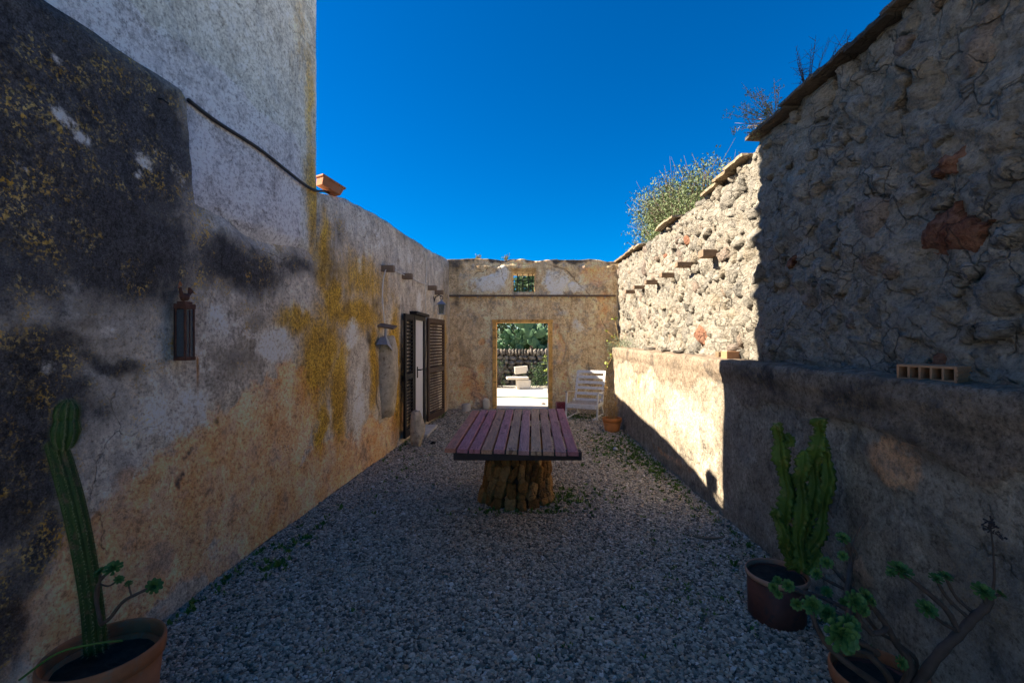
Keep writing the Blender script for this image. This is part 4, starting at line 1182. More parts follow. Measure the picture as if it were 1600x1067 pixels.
# stubs of a vanished roof, left side, one by one
stubs_l = [(597, 420, "leftmost short wooden beam end on the left wall, cable tied over it"), (628, 432, "second wooden beam end on the left wall, under the sagging cable"),
           (669, 450, "third wooden beam end on the left wall, left of the wall lantern"), (680, 457, "last wooden beam end, just above the small wall lantern")]
for k, (px, py, lb) in enumerate(stubs_l):
    y, z = L2(px, py)
    o = MB().box((0, 0, 0), (0.26, 0.10, 0.085), Matrix.Rotation(random.uniform(-0.05, 0.05), 3, 'X')).build("beam_end", M['stub'], None, 0.006)
    o.location = (wl(y) + 0.03, y, z)
    tag(o, lb, "beam end", "beam ends on the left wall")
stubs_r = [(1105, 397), (1063, 414), (1037, 430), (1011, 441), (991, 449), (977, 456)]
names_r = ["highest and nearest of the beam ends in the sunlit stone wall", "second nearest beam end in the sunlit stone wall", "third beam end from the near end of the sunlit stones",
           "fourth beam end along the sunlit stones, ahead of the last pair", "last beam end but one towards the far wall", "farthest small beam end beside the far right corner"]
for k, (px, py) in enumerate(stubs_r):
    y = 2.11 / ((px - 815) / 711 - 0.018); y = 2.0 / ((px - 815) / 711)
    y = min(y, 9.2)
    z = 1.6 + (530 - py) / 711 * y
    w = 0.11 if k else 0.13
    o = MB().box((0, 0, 0), (0.30, w, 0.06 if k else 0.075), Matrix.Rotation(random.uniform(-0.06, 0.06), 3, 'X')).build("roof_beam_end", M['stub'], None, 0.005)
    o.location = (wu(y) - 0.04, y, z)
    tag(o, names_r[k], "beam end", "beam ends in the sunlit stone wall")

# cables
def cable(pts, r, name, label, mat):
    o = MB().tube(smooth_path(pts, 6), r, 6).build(name, mat, None, smooth=True)
    return tag(o, label, "cable")
def wp(px, py, off=0.02):
    y, z = L2(px, py); return (wl(y) + off, y, z)
cable([wp(594, 505, 0.06), wp(594, 460, 0.03), wp(595, 424, 0.06), wp(598, 412, 0.15), wp(606, 419, 0.06), wp(625, 429, 0.05), wp(640, 434, 0.05), wp(652, 441, 0.04), wp(664, 444, 0.03)], 0.009, "slack_cable", "pale slack cable looping over the beam ends to the hood lamp", M['cable'])
cable([wp(661, 393, 0.03), wp(665, 420, 0.02), wp(663, 450, 0.02), wp(663, 492, 0.03)], 0.008, "vertical_cable", "thin pale cable running straight down to the door head", M['cable'])
hp = [L2(303, 156), L2(345, 190), L2(400, 232), L2(440, 266), L2(470, 289)]
pts = [(wl(y) - 0.06 + 0.075 * float(sstep(2.9, 3.7, y)) + 0.022, y, z) for y, z in hp]
pts += [(wl(4.25) + 0.04, 4.25, 2.985), (wl(4.5) + 0.0, 4.5, 3.06), (wl(4.9) - 0.12, 4.9, 3.14), (wl(5.2) - 0.3, 5.2, 3.20)]
cable(pts, 0.0125, "black_hose", "black hose sloping down the tower wall to the wall top", M['rubber'])

# terracotta trough on the wall
def trough():
    L_, w, h, t = 0.25, 0.13, 0.10, 0.012
    b = MB()
    def ring(s, z): return [(-L_ / 2 * s, -w / 2 * s, z), (L_ / 2 * s, -w / 2 * s, z), (L_ / 2 * s, w / 2 * s, z), (-L_ / 2 * s, w / 2 * s, z)]
    rings = [ring(0.84, 0), ring(0.96, h * 0.8), ring(1.06, h * 0.8), ring(1.07, h), ring(0.97, h), ring(0.80, 0.02)]
    V = [v for r in rings for v in r]
    F = [tuple(reversed(range(4)))]
    for i in range(5):
        for k in range(4):
            F.append((i * 4 + k, i * 4 + (k + 1) % 4, (i + 1) * 4 + (k + 1) % 4, (i + 1) * 4 + k))
    F.append((20, 21, 22, 23))
    b.add(V, F)
    return b
o = trough().build("flower_trough", M['terra'], None, 0.004)
o.location = (wl(4.55) - 0.01, 4.60, 3.10); o.rotation_euler = (R(3), R(16), R(55))
tag(o, "empty terracotta trough lying askew on the wall beside the tower", "planter")

# small wall lantern by the door
wy_, wz_ = L2(677, 478)
wn = thing("wall_lantern", "small blue-grey glazed wall lantern hanging above the brown shutter", "lantern", (wl(wy_) + 0.16, wy_, wz_ - 0.16))
MB().box((0, 0, 0.0), (0.13, 0.13, 0.015)).build("lantern_base", M['greymetal'], wn, 0.003)
for x in (-1, 1):
    for y in (-1, 1):
        MB().tube([(x * 0.055, y * 0.055, 0.0), (x * 0.075, y * 0.075, 0.19)], 0.006, 6).build("lantern_post", M['greymetal'], wn)
V, F = lathe([(0.060, 0.005), (0.082, 0.185)], 4); V = [(Matrix.Rotation(R(45), 3, 'Z') @ Vector(v)) for v in V]
mesh("lantern_glass", V, F[:4], M['glass'], wn, False)
V, F = lathe([(0.125, 0.19), (0.11, 0.20), (0.05, 0.245), (0.03, 0.25), (0.028, 0.27), (0.004, 0.285)], 4); V = [(Matrix.Rotation(R(45), 3, 'Z') @ Vector(v)) for v in V]
mesh("lantern_roof", V, F, M['greymetal'], wn, False)
MB().tube([(0.03 * math.cos(a), 0, 0.315 + 0.03 * math.sin(a)) for a in np.linspace(0, 2 * PI, 14)], 0.006, 6).build("hanging_ring", M['blackmetal'], wn)
MB().tube([(-0.16, 0, 0.20), (-0.12, 0, 0.33), (-0.05, 0, 0.37), (0.0, 0, 0.35)], 0.010, 6).box((-0.155, 0, 0.24), (0.015, 0.06, 0.2)).build("lantern_bracket", M['blackmetal'], wn)

# iron spike near the cactus
sy, sz = L2(80, 690)
o = MB().tube([(wl(sy) - 0.02, sy, sz), (wl(sy) + 0.05, sy - 0.01, sz + 0.004), (wl(sy) + 0.10, sy - 0.015, sz - 0.002)], [0.006, 0.006, 0.004], 6).build("iron_spike", M['rustmetal'])
tag(o, "short iron spike sticking out of the dark wall beside the cactus", "spike")
o = MB().tube([(wl(2.55) - 0.05, 2.56, 2.95), (wl(2.55) + 0.02, 2.56, 2.95), (wl(2.55) + 0.025, 2.60, 2.945)], 0.005, 6).build("iron_hook", M['blackmetal'])
tag(o, "small black iron hook in the stained wall high beside the tower", "hook")

# ------------------------------------------------------------------ stones standing about
V, F = rock(41, 0.115, 0.075, 0.30, 3, 0.35)
o = mesh("standing_stone", [Vector((v.x * (1 - 0.18 * (v.z + 0.3)), v.y, v.z)) + Vector((-1.53, 6.72, 0.25)) for v in V], F, M['lichen'], None, True)
tag(o, "upright weathered stone slab standing in front of the white door", "stone")
V, F = rock(42, 0.05, 0.05, 0.035, 2, 0.3)
o = mesh("loose_stone", [Vector(v) + Vector((-1.34, 6.9, 0.03)) for v in V], F, M['soil'], None, False)
tag(o, "small dark stone beside the upright slab near the door", "stone")
V, F = lathe([(0.10, 0.0), (0.10, 0.02), (0.098, 0.16), (0.085, 0.185), (0.03, 0.19)], 22, 0.03)
o = mesh("stub_post", V, F, M['concrete'], None, True); o.location = (-1.22, 10.02, 0.0)
tag(o, "squat pale round stub standing at the foot of the far wall", "bollard")
V, F = rock(43, 0.085, 0.06, 0.16, 2, 0.2)
o = mesh("corner_block", [Vector(v) + Vector((-0.80, 10.27, 0.14)) for v in V], F, M['palestone'], None, False)
tag(o, "small pale upright block against the left side of the doorway", "stone")
# crimson tin
o = MB().box((0, 0, 0.10), (0.22, 0.16, 0.20)).box((0, 0, 0.205), (0.20, 0.14, 0.012)).build("crimson_tin", M['crimson'], None, 0.006)
o.location = (0.875, 10.08, 0.0); o.rotation_euler = (0, 0, R(8))
tag(o, "crimson mottled tin box on the gravel right of the doorway", "tin")
# brown rail with bolts along the far wall
ry, rz_ = YB - 0.045, 2.57
rl_ = thing("wall_rail", "long brown iron rail bolted across the far wall above the doorway", "rail", (0.2, ry, rz_))
MB().box((0, 0, 0), (3.86, 0.07, 0.014), None).box((0, 0.028, 0.02), (3.86, 0.012, 0.03)).build("rail_bar", M['rail'], rl_)
fb = None
for k in range(9):
    if fb is None:
        fb = MB().box((0, 0, 0), (0.022, 0.022, 0.03)).build("bolt", M['greymetal'], rl_); o = fb
    else:
        o = fb.copy(); C.objects.link(o); o.parent = rl_
    o.location = (-1.6 + k * 0.41, -0.02, -0.02)
# stand-in strip for the far right corner's shade; no object is made
o = MB().box((2.02, 9.6, 1.2), (0.12, 0.05, 0.0001)).V and None

# ------------------------------------------------------------------ ledge: hollow brick, clay brick, slates
hb = MB()
Lx, Ly, Hh, tt = 0.23, 0.22, 0.072, 0.010
nh = 5
hb.box((0, 0, tt / 2), (Lx, Ly, tt)).box((0, 0, Hh - tt / 2), (Lx, Ly, tt))
for k in range(nh + 1):
    hb.box((-Lx / 2 + tt / 2 + k * (Lx - tt) / nh, 0, Hh / 2), (tt * 0.9, Ly, Hh - 2 * tt))
for k in range(3):
    hb.box((Lx / 2 + 0.002, 0, 0.018 + k * 0.018), (0.006, Ly, 0.008))
hbo = hb.build("hollow_brick", M['brick'], None)
hbo.location = (1.985, 2.17, float(rl_top(np.array([2.17]))[0]) - 0.004)
hbo.rotation_euler = (0, 0, R(-66))
tag(hbo, "flat clay hollow brick with five holes lying on the shaded ledge", "brick")
o = MB().box((0, 0, 0.035), (0.14, 0.09, 0.07)).build("clay_brick", M['brick'], None, 0.004)
o.location = (2.0, 4.36, 1.415); o.rotation_euler = (0, 0, R(12))
tag(o, "small clay brick on the ledge where sun meets shade", "brick")
o = MB().box((0, 0, 0.03), (0.10, 0.12, 0.065)).build("pale_brick", M['slab'], None, 0.006)
o.location = (1.99, 4.52, 1.415); o.rotation_euler = (0, 0, R(-10))
tag(o, "small pale brick fragment next to the clay brick on the ledge", "brick")
for k, (y, w) in enumerate(((6.9, 0.15), (5.6, 0.05), (6.1, 0.05))):
    V, F = rock(60 + k, 0.08, w, 0.022 + 0.02 * (k == 0), 2, 0.3)
    o = mesh("ledge_slate", [Vector(v) + Vector((1.93, y, 1.445)) for v in V], F, M['coping'], None, False, {'tint': np.full(len(V), 0.5)})
    tag(o, ["small heap-shaped grey slate at the far part of the sunny ledge", "thin slate flake on the sunny ledge, nearest the camera", "thin slate flake on the sunny ledge behind the nearest one"][k], "slate")

# ------------------------------------------------------------------ pots
def pot(name, label, loc, r, h, mat, rimmat=None, taper=0.78, rimh=0.05, rt=0.014, soilz=0.8):
    t = thing(name, label, "pot", loc)
    V, F = lathe([(r * taper * 0.98, 0.0), (r * taper, 0.01), (r * 0.94, h - rimh), (r * 0.94 - rt, h - rimh + 0.001), (r * taper - rt, 0.03)], 44, 0.006)
    mesh("pot_body", V, F, mat, t)
    V, F = lathe([(r * 0.925, h - rimh - 0.004), (r * 0.985, h - rimh), (r * 1.0, h - rimh * 0.55), (r * 1.0, h - 0.012), (r * 0.985, h - 0.002), (r * 0.96, h), (r * 0.935, h - 0.006), (r * 0.93 , h - rimh)], 44, 0.006)
    mesh("pot_rim", V, F[:-2], rimmat or mat, t)
    sz = h * soilz
    rr_ = np.linspace(0, 1, 7); V = [(0, 0, sz + 0.01)]; F = []
    for i in range(1, 7):
        for k in range(28):
            a = 2 * PI * k / 28
            V.append((rr_[i] * r * 0.9 * math.cos(a), rr_[i] * r * 0.9 * math.sin(a), sz + random.uniform(-0.008, 0.01)))
    for k in range(28): F.append((0, 1 + k, 1 + (k + 1) % 28))
    for i in range(5):
        for k in range(28):
            F.append((1 + i * 28 + k, 1 + (i + 1) * 28 + k, 1 + (i + 1) * 28 + (k + 1) % 28, 1 + i * 28 + (k + 1) % 28))
    mesh("soil", V, F, M['soil'], t)
    return t
pot("terracotta_pot", "large terracotta pot holding the tall cactus, bottom left corner", (-1.63, 1.78, 0), 0.192, 0.40, M['terra'], rimh=0.06)
pot("glazed_pot", "dark glazed pot with worn pale rim holding the knobbly euphorbia", (1.46, 2.605, 0), 0.165, 0.275, M['terradark'], M['terrarim'], 0.9, 0.028, soilz=0.86)
pot("brown_pot", "brown terracotta pot under the branching succulent, bottom right corner", (1.40, 1.78, 0), 0.17, 0.30, M['terradark'], M['terra'], 0.8, 0.05)
pot("orange_pot", "small bright orange pot of dry stems beside the white chair", (1.56, 7.85, 0), 0.165, 0.25, M['terrabright'], None, 0.72, 0.06)

# cactus
def P(px, py, Y): return Vector(((px - 815) / 711 * Y, Y, 1.6 - (py - 530) / 711 * Y))
ca = thing("column_cactus", "tall leaning ribbed cactus with a rounded two-lobed head", "cactus", P(148, 1005, 1.82))
def ribs(n, amp): return lambda a, i: 1 - amp + amp * abs(math.cos(a * n / 2)) ** 0.8 * 1.6
def cactus_part(name, pts, rad, n, amp, mat):
    path = smooth_path([p - ca.location for p in pts], 7)
    m = len(path)
    rr_ = [np.interp(i / (m - 1), np.linspace(0, 1, len(rad)), rad) for i in range(m)]
    V, F = sweep(path, rr_, n * 6, True, ribs(n, amp))
    o = mesh(name, V, F, mat, ca)
    sp = MB(); nn = n * 6
    for i in range(0, m):
        c = path[i]
        for k in range(0, nn, 6):
            if i + 1 < m:
                for f in (0, 0.5):
                    v = Vector(V[i * nn + k]).lerp(Vector(V[(i + 1) * nn + k]), f); d = (v - c).normalized()
                    for _ in range(7):
                        e = v + (d + Vector((random.uniform(-.8, .8), random.uniform(-.8, .8), random.uniform(-.8, .8)))).normalized() * random.uniform(0.008, 0.017)
                        s_ = d.cross(Vector((0, 0, 1))).normalized() * 0.0007
                        sp.add([v - s_, v + s_, e], [(0, 1, 2)])
    so_ = sp.build("spines", M['spine'], o); tag(so_, kind='stuff')
    return o
cactus_part("cactus_trunk", [P(150, 1015, 1.82), P(143, 940, 1.81), P(130, 860, 1.80), P(115, 790, 1.79), P(100, 735, 1.79), P(88, 697, 1.79), P(84, 688, 1.79)], [0.035, 0.033, 0.033, 0.034, 0.034, 0.033, 0.030, 0.018], 11, 0.14, M['cactus'])
cactus_part("cactus_head", [P(100, 700, 1.78), P(101, 688, 1.78), P(103, 672, 1.78), P(104, 655, 1.78)], [0.022, 0.036, 0.042, 0.032], 11, 0.14, M['cactushead'])
cactus_part("cactus_head", [P(103, 665, 1.78), P(104, 650, 1.78), P(106, 636, 1.78), P(107, 625, 1.78)], [0.026, 0.037, 0.034, 0.012], 11, 0.14, M['cactushead'])

# rosette plants
def rosette_mesh(seed=0, rad=1.0):
    rr = random.Random(seed)
    V = []; F = []
    for ring, (n, el, L_, wd) in enumerate(((9, 6, 1.0, 0.42), (9, 26, 0.84, 0.40), (8, 44, 0.68, 0.36), (6, 60, 0.50, 0.30), (4, 78, 0.34, 0.22))):
        for k in range(n):
            a = 2 * PI * (k + ring * 0.5 + rr.uniform(-0.1, 0.1)) / n; e = R(el + rr.uniform(-6, 6))
            dx = Vector((math.cos(a) * math.cos(e), math.sin(a) * math.cos(e), math.sin(e)))
            sd_ = Vector((-math.sin(a), math.cos(a), 0)); up = dx.cross(sd_) * -1
            b = len(V)
            for t, w in ((0.08, 0.10), (0.5, 0.5), (0.82, 1.0), (1.0, 0.45)):
                c = dx * (L_ * t) + up * (0.10 * math.sin(t * 2.2))
                V += [c - sd_ * wd * w * 0.55, c + up * -0.05, c + sd_ * wd * w * 0.55]
            for q in range(3):
                for s_ in range(2):
                    F.append((b + q * 3 + s_, b + q * 3 + s_ + 1, b + (q + 1) * 3 + s_ + 1, b + (q + 1) * 3 + s_))
    me = bpy.data.meshes.new("rosette"); me.from_pydata([tuple(v * rad) for v in V], [], F)
    me.materials.append(M['rosette']); me.polygons.foreach_set("use_smooth", [True] * len(F)); me.update()
    return me
RM = [rosette_mesh(k) for k in range(4)]
def succulent(root, tips, branches):
    for pts, r0, r1 in branches:
        p = smooth_path([q - root.location for q in pts], 5); m = len(p)
        rr_ = [(r0 + (r1 - r0) * i / (m - 1)) * (1 + 0.10 * math.sin(i * 1.9)) for i in range(m)]
        V, F = sweep(p, rr_, 8); mesh("branch", V, F, M['stem'], root)
    for k, (pt, r, d) in enumerate(tips):
        o = part("rosette", RM[k % 4], root)
        o.location = pt - root.location; o.scale = (r * 0.92, r * 0.92, r * 0.92)
        o.rotation_euler = Vector(d).to_track_quat('Z', 'Y').to_euler()
s1 = thing("small_succulent", "little green rosette succulent growing beside the cactus in its pot", "succulent", P(160, 990, 1.78))
b0 = P(158, 975, 1.72)
succulent(s1, [(P(177, 887, 1.70), 0.034, (0.2, -0.5, 0.8)), (P(157, 893, 1.74), 0.026, (-0.3, -0.4, 0.8)), (P(186, 905, 1.66), 0.018, (0.6, -0.4, 0.6)), (P(201, 911, 1.7), 0.015, (0.2, -0.4, 0.9)), (P(241, 915, 1.72), 0.032, (0.7, -0.5, 0.5))],
          [([b0, P(150, 930, 1.72), P(158, 905, 1.71), P(176, 889, 1.70)], 0.007, 0.005), ([b0, P(152, 945, 1.73), P(155, 915, 1.74), P(157, 896, 1.74)], 0.006, 0.004), ([P(156, 912, 1.71), P(170, 915, 1.68), P(185, 906, 1.66)], 0.003, 0.003),
           ([b0, P(172, 965, 1.70), P(192, 940, 1.70), P(215, 927, 1.71), P(239, 916, 1.72)], 0.007, 0.005), ([P(206, 932, 1.7), P(203, 922, 1.7), P(201, 912, 1.7)], 0.003, 0.003)])
bl = MB().tube(smooth_path([P(30, 1062, 1.62), P(90, 1020, 1.66), P(150, 1005, 1.70), P(192, 1000, 1.74)], 6), [0.004] * 19, 5).build("grass_blade", M['weed'])
tag(bl, "long dark green blade arching across the cactus pot", "leaf")

s2 = thing("branching_succulent", "sprawling leggy succulent with green rosettes along bare branches, bottom right", "succulent", P(1430, 1100, 1.72))
def Q(x, y, Y=1.62): return P(1100 + x / 2.284, 600 + y / 2.284, Y)
base = P(1425, 1095, 1.74); b2 = P(1400, 1085, 1.74)
tips = [(Q(495, 548, 1.8), .030, (-.1, -.5, .8)), (Q(495, 612, 1.76), .022, (-.4, -.6, .5)), (Q(437, 637, 1.78), .028, (-.4, -.5, .6)), (Q(400, 675, 1.75), .026, (-.7, -.4, .5)), (Q(438, 740, 1.7), .023, (-.4, -.6, .5)),
        (Q(262, 700, 1.72), .020, (-.5, -.5, .6)), (Q(247, 725, 1.7), .022, (-.7, -.5, .3)), (Q(300, 718, 1.68), .026, (-.3, -.7, .5)), (Q(265, 750, 1.68), .018, (-.5, -.7, .1)), (Q(330, 785, 1.64), .024, (-.5, -.7, .2)),
        (Q(387, 790, 1.6), .038, (-.4, -.8, .4)), (Q(442, 818, 1.58), .034, (-.2, -.8, .4)), (Q(540, 775, 1.6), .042, (0, -.8, .5)), (Q(578, 755, 1.64), .032, (.2, -.6, .6)), (Q(600, 775, 1.62), .020, (.4, -.7, .4)),
        (Q(498, 780, 1.66), .020, (-.2, -.8, .5)), (Q(490, 895, 1.5), .062, (-.1, -.9, .3)), (Q(525, 855, 1.54), .036, (.1, -.7, .6)), (Q(520, 937, 1.5), .030, (.2, -.9, -.1)), (Q(570, 805, 1.58), .026, (.2, -.8, .3)),
        (Q(705, 993, 1.6), .026, (.1, -.8, .5)), (Q(700, 662, 1.62), .044, (0, -.3, .9)), (Q(668, 672, 1.62), .02, (-.5, -.3, .8)), (Q(828, 692, 1.64), .026, (0, -.4, .9)), (Q(862, 685, 1.64), .026, (.1, -.3, .9)), (Q(795, 800, 1.58), .036, (-.1, -.6, .8)), (Q(995, 738, 1.60), .038, (-.1, -.5, .8)), (Q(1058, 752, 1.6), .026, (.6, -.2, .7))]
br = [([base, Q(770, 1060, 1.68), Q(840, 960, 1.64), Q(915, 885, 1.62), Q(965, 830, 1.61), Q(1010, 790, 1.6), Q(1020, 755, 1.6)], .020, .012),
      ([Q(1010, 790, 1.6), Q(995, 745, 1.6)], .008, .007), ([Q(1015, 775, 1.6), Q(1040, 755, 1.6), Q(1058, 752, 1.6)], .006, .004), ([Q(1022, 765, 1.6), Q(1035, 700, 1.6), Q(1032, 600, 1.6), Q(1022, 500, 1.6)], .005, .002),
      ([Q(905, 880, 1.62), Q(870, 810, 1.62), Q(780, 730, 1.62), Q(700, 668, 1.62)], .009, .007), ([Q(895, 860, 1.62), Q(850, 790, 1.63), Q(760, 710, 1.63), Q(690, 675, 1.63)], .007, .005),
      ([Q(940, 830, 1.62), Q(870, 765, 1.64), Q(828, 695, 1.64)], .006, .005), ([Q(955, 810, 1.62), Q(900, 760, 1.64), Q(862, 690, 1.64)], .006, .005), ([Q(900, 878, 1.62), Q(850, 850, 1.6), Q(795, 805, 1.58)], .006, .006),
      ([b2, Q(740, 1010, 1.7), Q(690, 930, 1.68), Q(650, 860, 1.66), Q(600, 790, 1.64), Q(575, 760, 1.64)], .014, .008), ([Q(650, 860, 1.66), Q(640, 880, 1.64), Q(600, 890, 1.64)], .01, .009),
      ([b2, Q(650, 1030, 1.62), Q(560, 930, 1.56), Q(520, 850, 1.56), Q(440, 800, 1.6), Q(380, 760, 1.66), Q(300, 722, 1.68)], .013, .006), ([Q(600, 890, 1.64), Q(560, 850, 1.62), Q(520, 810, 1.64), Q(420, 760, 1.68), Q(340, 735, 1.7), Q(262, 702, 1.72)], .010, .006),
      ([b2, Q(560, 1030, 1.56), Q(450, 940, 1.56), Q(400, 860, 1.58), Q(385, 795, 1.6)], .012, .008), ([Q(620, 960, 1.6), Q(560, 920, 1.54), Q(500, 900, 1.5)], .010, .009), ([Q(600, 960, 1.58), Q(560, 950, 1.53), Q(520, 937, 1.5)], .008, .007),
      ([Q(520, 830, 1.62), Q(510, 740, 1.7), Q(525, 620, 1.8), Q(510, 570, 1.8), Q(496, 550, 1.8)], .011, .006), ([Q(522, 660, 1.78), Q(535, 560, 1.8), Q(566, 494, 1.8)], .004, .0015), ([Q(600, 800, 1.66), Q(520, 720, 1.74), Q(460, 655, 1.78), Q(438, 638, 1.78)], .009, .006), ([Q(520, 740, 1.72), Q(450, 705, 1.74), Q(402, 676, 1.75)], .007, .005),
      ([Q(330, 735, 1.7), Q(270, 745, 1.7), Q(250, 727, 1.7)], .005, .004), ([Q(350, 760, 1.68), Q(335, 775, 1.65), Q(330, 785, 1.64)], .005, .004), ([Q(560, 860, 1.6), Q(545, 800, 1.6), Q(540, 777, 1.6)], .008, .007), ([Q(470, 800, 1.64), Q(450, 760, 1.7), Q(438, 742, 1.7)], .005, .004),
      ([Q(524, 630, 1.8), Q(545, 615, 1.8), Q(535, 590, 1.8), Q(510, 560, 1.8)], .006, .005), ([b2, Q(720, 1030, 1.64), Q(705, 995, 1.6)], .007, .006), ([b2, Q(760, 1000, 1.72), Q(700, 930, 1.72), Q(620, 880, 1.7), Q(560, 800, 1.66)], .008, .006)]
succulent(s2, tips, br)
ds = MB()
for k in range(26):
    a = random.uniform(0, 2 * PI); L_ = random.uniform(0.01, 0.035)
    c = Q(1022 + random.uniform(-8, 8), 495 + random.uniform(-8, 25), 1.6) - s2.location
    e = c + Vector((math.cos(a) * L_, random.uniform(-.01, .01), math.sin(a) * L_ * 0.7))
    ds.tube([c, e], [0.0012, 0.0035], 4)
for k in range(14):
    c = Q(1030 + k * 3.2, 520 + k * 2.2 + random.uniform(-6, 6), 1.6) - s2.location
    ds.tube([c, c + Vector((random.uniform(-.01, .01), 0, random.uniform(-.012, .006)))], [0.0012, 0.004], 4)
ds.build("dry_flower", M['twig'], s2)

# euphorbia
eu = thing("knobbly_euphorbia", "green knobbly candelabra euphorbia with wavy ribbed upright stems", "euphorbia", P(1217, 900, 2.6))
def euph(pts, r, phase):
    path = smooth_path([p - eu.location for p in pts], 14)
    path = [p + Vector((math.sin(i * 0.23 + phase) * 0.008, math.cos(i * 0.31 + phase) * 0.006, 0)) for i, p in enumerate(path)]; m = len(path)
    n = 24
    def sec(a, i):
        k = a * 4 / 2
        w = abs(math.cos(k + 0.25 * math.sin(i * 0.5 + phase)))
        q_ = round(a / (PI / 2)) % 4
        s_ = (i * 0.36 + phase + q_ * 0.4) % 1.0
        lob = (1 - s_) ** 0.6 + 0.35 * vn(np.array([i * 0.9 + q_ * 7.3]), np.array([phase * 3]), 4)[0]
        return 0.34 + w ** 3.0 * (0.30 + 0.85 * lob)
    rr_ = [r * 0.78 * (0.85 + 0.22 * math.sin(i * 0.27 + phase)) * min(1, (m - i) / 3 * 0.8 + 0.2) for i in range(m)]
    V, F = sweep(path, rr_, n, True, sec)
    mesh("ribbed_stem", V, F, M['euph'], eu)
E = 2.60
euph([P(1243, 890, E), P(1232, 840, E), P(1228, 790, E), P(1226, 740, E), P(1219, 700, E), P(1212, 662, E)], 0.050, 0)
euph([P(1252, 888, E + .03), P(1262, 830, E + .03), P(1270, 770, E + .02), P(1276, 710, E), P(1280, 680, E), P(1280, 653, E)], 0.056, 1.3)
euph([P(1247, 885, E - .03), P(1250, 830, E - .03), P(1252, 780, E - .03), P(1254, 735, E - .03), P(1256, 704, E - .03)], 0.050, 2.1)
euph([P(1228, 800, E), P(1240, 770, E + .02), P(1234, 740, E + .02)], 0.035, 0.7)
euph([P(1240, 880, E), P(1226, 850, E - .02), P(1216, 815, E - .02), P(1214, 795, E - .02)], 0.038, 3.0)
euph([P(1262, 880, E), P(1275, 840, E), P(1288, 800, E), P(1292, 740, E), P(1290, 700, E)], 0.046, 3.9)
euph([P(1262, 890, E), P(1272, 868, E), P(1280, 850, E)], 0.042, 5.0)
euph([P(1220, 700, E), P(1232, 690, E), P(1230, 678, E)], 0.03, 4.0)

# dry plant in the orange pot
dp = thing("dry_potted_plant", "straw coloured dried plant with a tied stick in the orange pot", "plant", (1.56, 7.85, 0.2))
st_ = MB(); 
for k in range(46):
    a = random.uniform(0, 2 * PI); r0 = random.uniform(0, 0.09); hgt = random.uniform(0.22, 0.52)
    b = Vector((r0 * math.cos(a), r0 * math.sin(a), 0)); sp_ = random.uniform(0.2, 1.0)
    t_ = b + Vector((math.cos(a) * 0.10 * sp_ + 0.02, math.sin(a) * 0.10 * sp_, hgt))
    st_.tube([b, b.lerp(t_, 0.6) + Vector((random.uniform(-.015, .015), 0, 0)), t_], [0.003, 0.002, 0.0012], 4)
    for _ in range(7):
        c = b.lerp(t_, random.uniform(0.4, 1)); d = Vector((random.uniform(-1, 1), random.uniform(-1, 1), random.uniform(-.2, 1))).normalized() * random.uniform(0.015, 0.04)
        s_ = Vector((d.z, 0, -d.x)).normalized() * 0.004
        st_.add([c, c + d * 0.5 + s_, c + d, c + d * 0.5 - s_], [(0, 1, 2, 3)])
o = st_.build("dry_stems", M['drystem'], dp); tag(o, kind='stuff')
MB().tube([(-0.14, 0, -0.05), (-0.13, 0, 0.45), (-0.125, 0, 0.60)], 0.006, 6).build("stake", M['drystem'], dp)
sd2 = MB()
for k in range(60):
    c = Vector((-0.12 + random.gauss(0, .02), random.gauss(0, .02), 0.52 + random.gauss(0, .07))); d = Vector((random.uniform(-1, 1), random.uniform(-1, 1), random.uniform(-1, 1))).normalized() * 0.02
    s_ = Vector((d.z, 0, -d.x)).normalized() * 0.006
    sd2.add([c - d, c + s_, c + d, c - s_], [(0, 1, 2, 3)])
sd2.build("seed_head", M['drystem'], dp)

# ------------------------------------------------------------------ white slatted chair
ch = thing("white_lounge_chair", "white slatted wooden lounge chair with peeling seat by the far wall", "chair", (1.33, 9.35, 0), R(-24))
def bar(a, b, w, t, up=(0, 0, 1)):
    a = Vector(a); b = Vector(b); d = (b - a); L_ = d.length; d.normalize()
    x = d; z = Vector(up); y = z.cross(x).normalized(); z = x.cross(y)
    m_ = Matrix((x, y, z)).transposed()
    return m_, (a + b) / 2, L_, w, t
def add_bar(name, a, b, w, t, mat, up=(0, 0, 1), par=None):
    m_, c, L_, w, t = bar(a, b, w, t, up)
    return MB().box(c, (L_, w, t), m_).build(name, mat, par or ch, 0.004)
W2 = 0.29
seat = [(0, -0.36, 0.29), (0, 0.02, 0.27), (0, 0.13, 0.29)]
back0, back1 = Vector((0, 0.16, 0.30)), Vector((0, 0.40, 0.93))
for s in (-1, 1):
    add_bar("back_rail", (s * W2, back0.y, back0.z), (s * W2, back1.y, back1.z), 0.045, 0.035, M['whitepaint'], (0, -1, 0.3))
    add_bar("seat_rail", (s * W2, -0.38, 0.27), (s * W2, 0.20, 0.28), 0.035, 0.06, M['whitepaint'])
    add_bar("leg", (s * (W2 + 0.03), -0.36, 0.0), (s * (W2 + 0.03), -0.30, 0.53), 0.03, 0.05, M['whitepaint'], (0, 1, 0))
    add_bar("leg", (s * (W2 - 0.01), 0.36, 0.0), (s * (W2 - 0.01), 0.0, 0.36), 0.03, 0.05, M['whitepaint'], (0, 1, 0.5))
    add_bar("skid", (s * (W2 - 0.02), -0.42, 0.03), (s * (W2 - 0.02), 0.36, 0.03), 0.035, 0.04, M['whitepaint'])
    add_bar("armrest", (s * (W2 + 0.035), -0.34, 0.545), (s * (W2 + 0.035), 0.22, 0.50), 0.06, 0.025, M['peeled'] if s < 0 else M['whitepaint'])
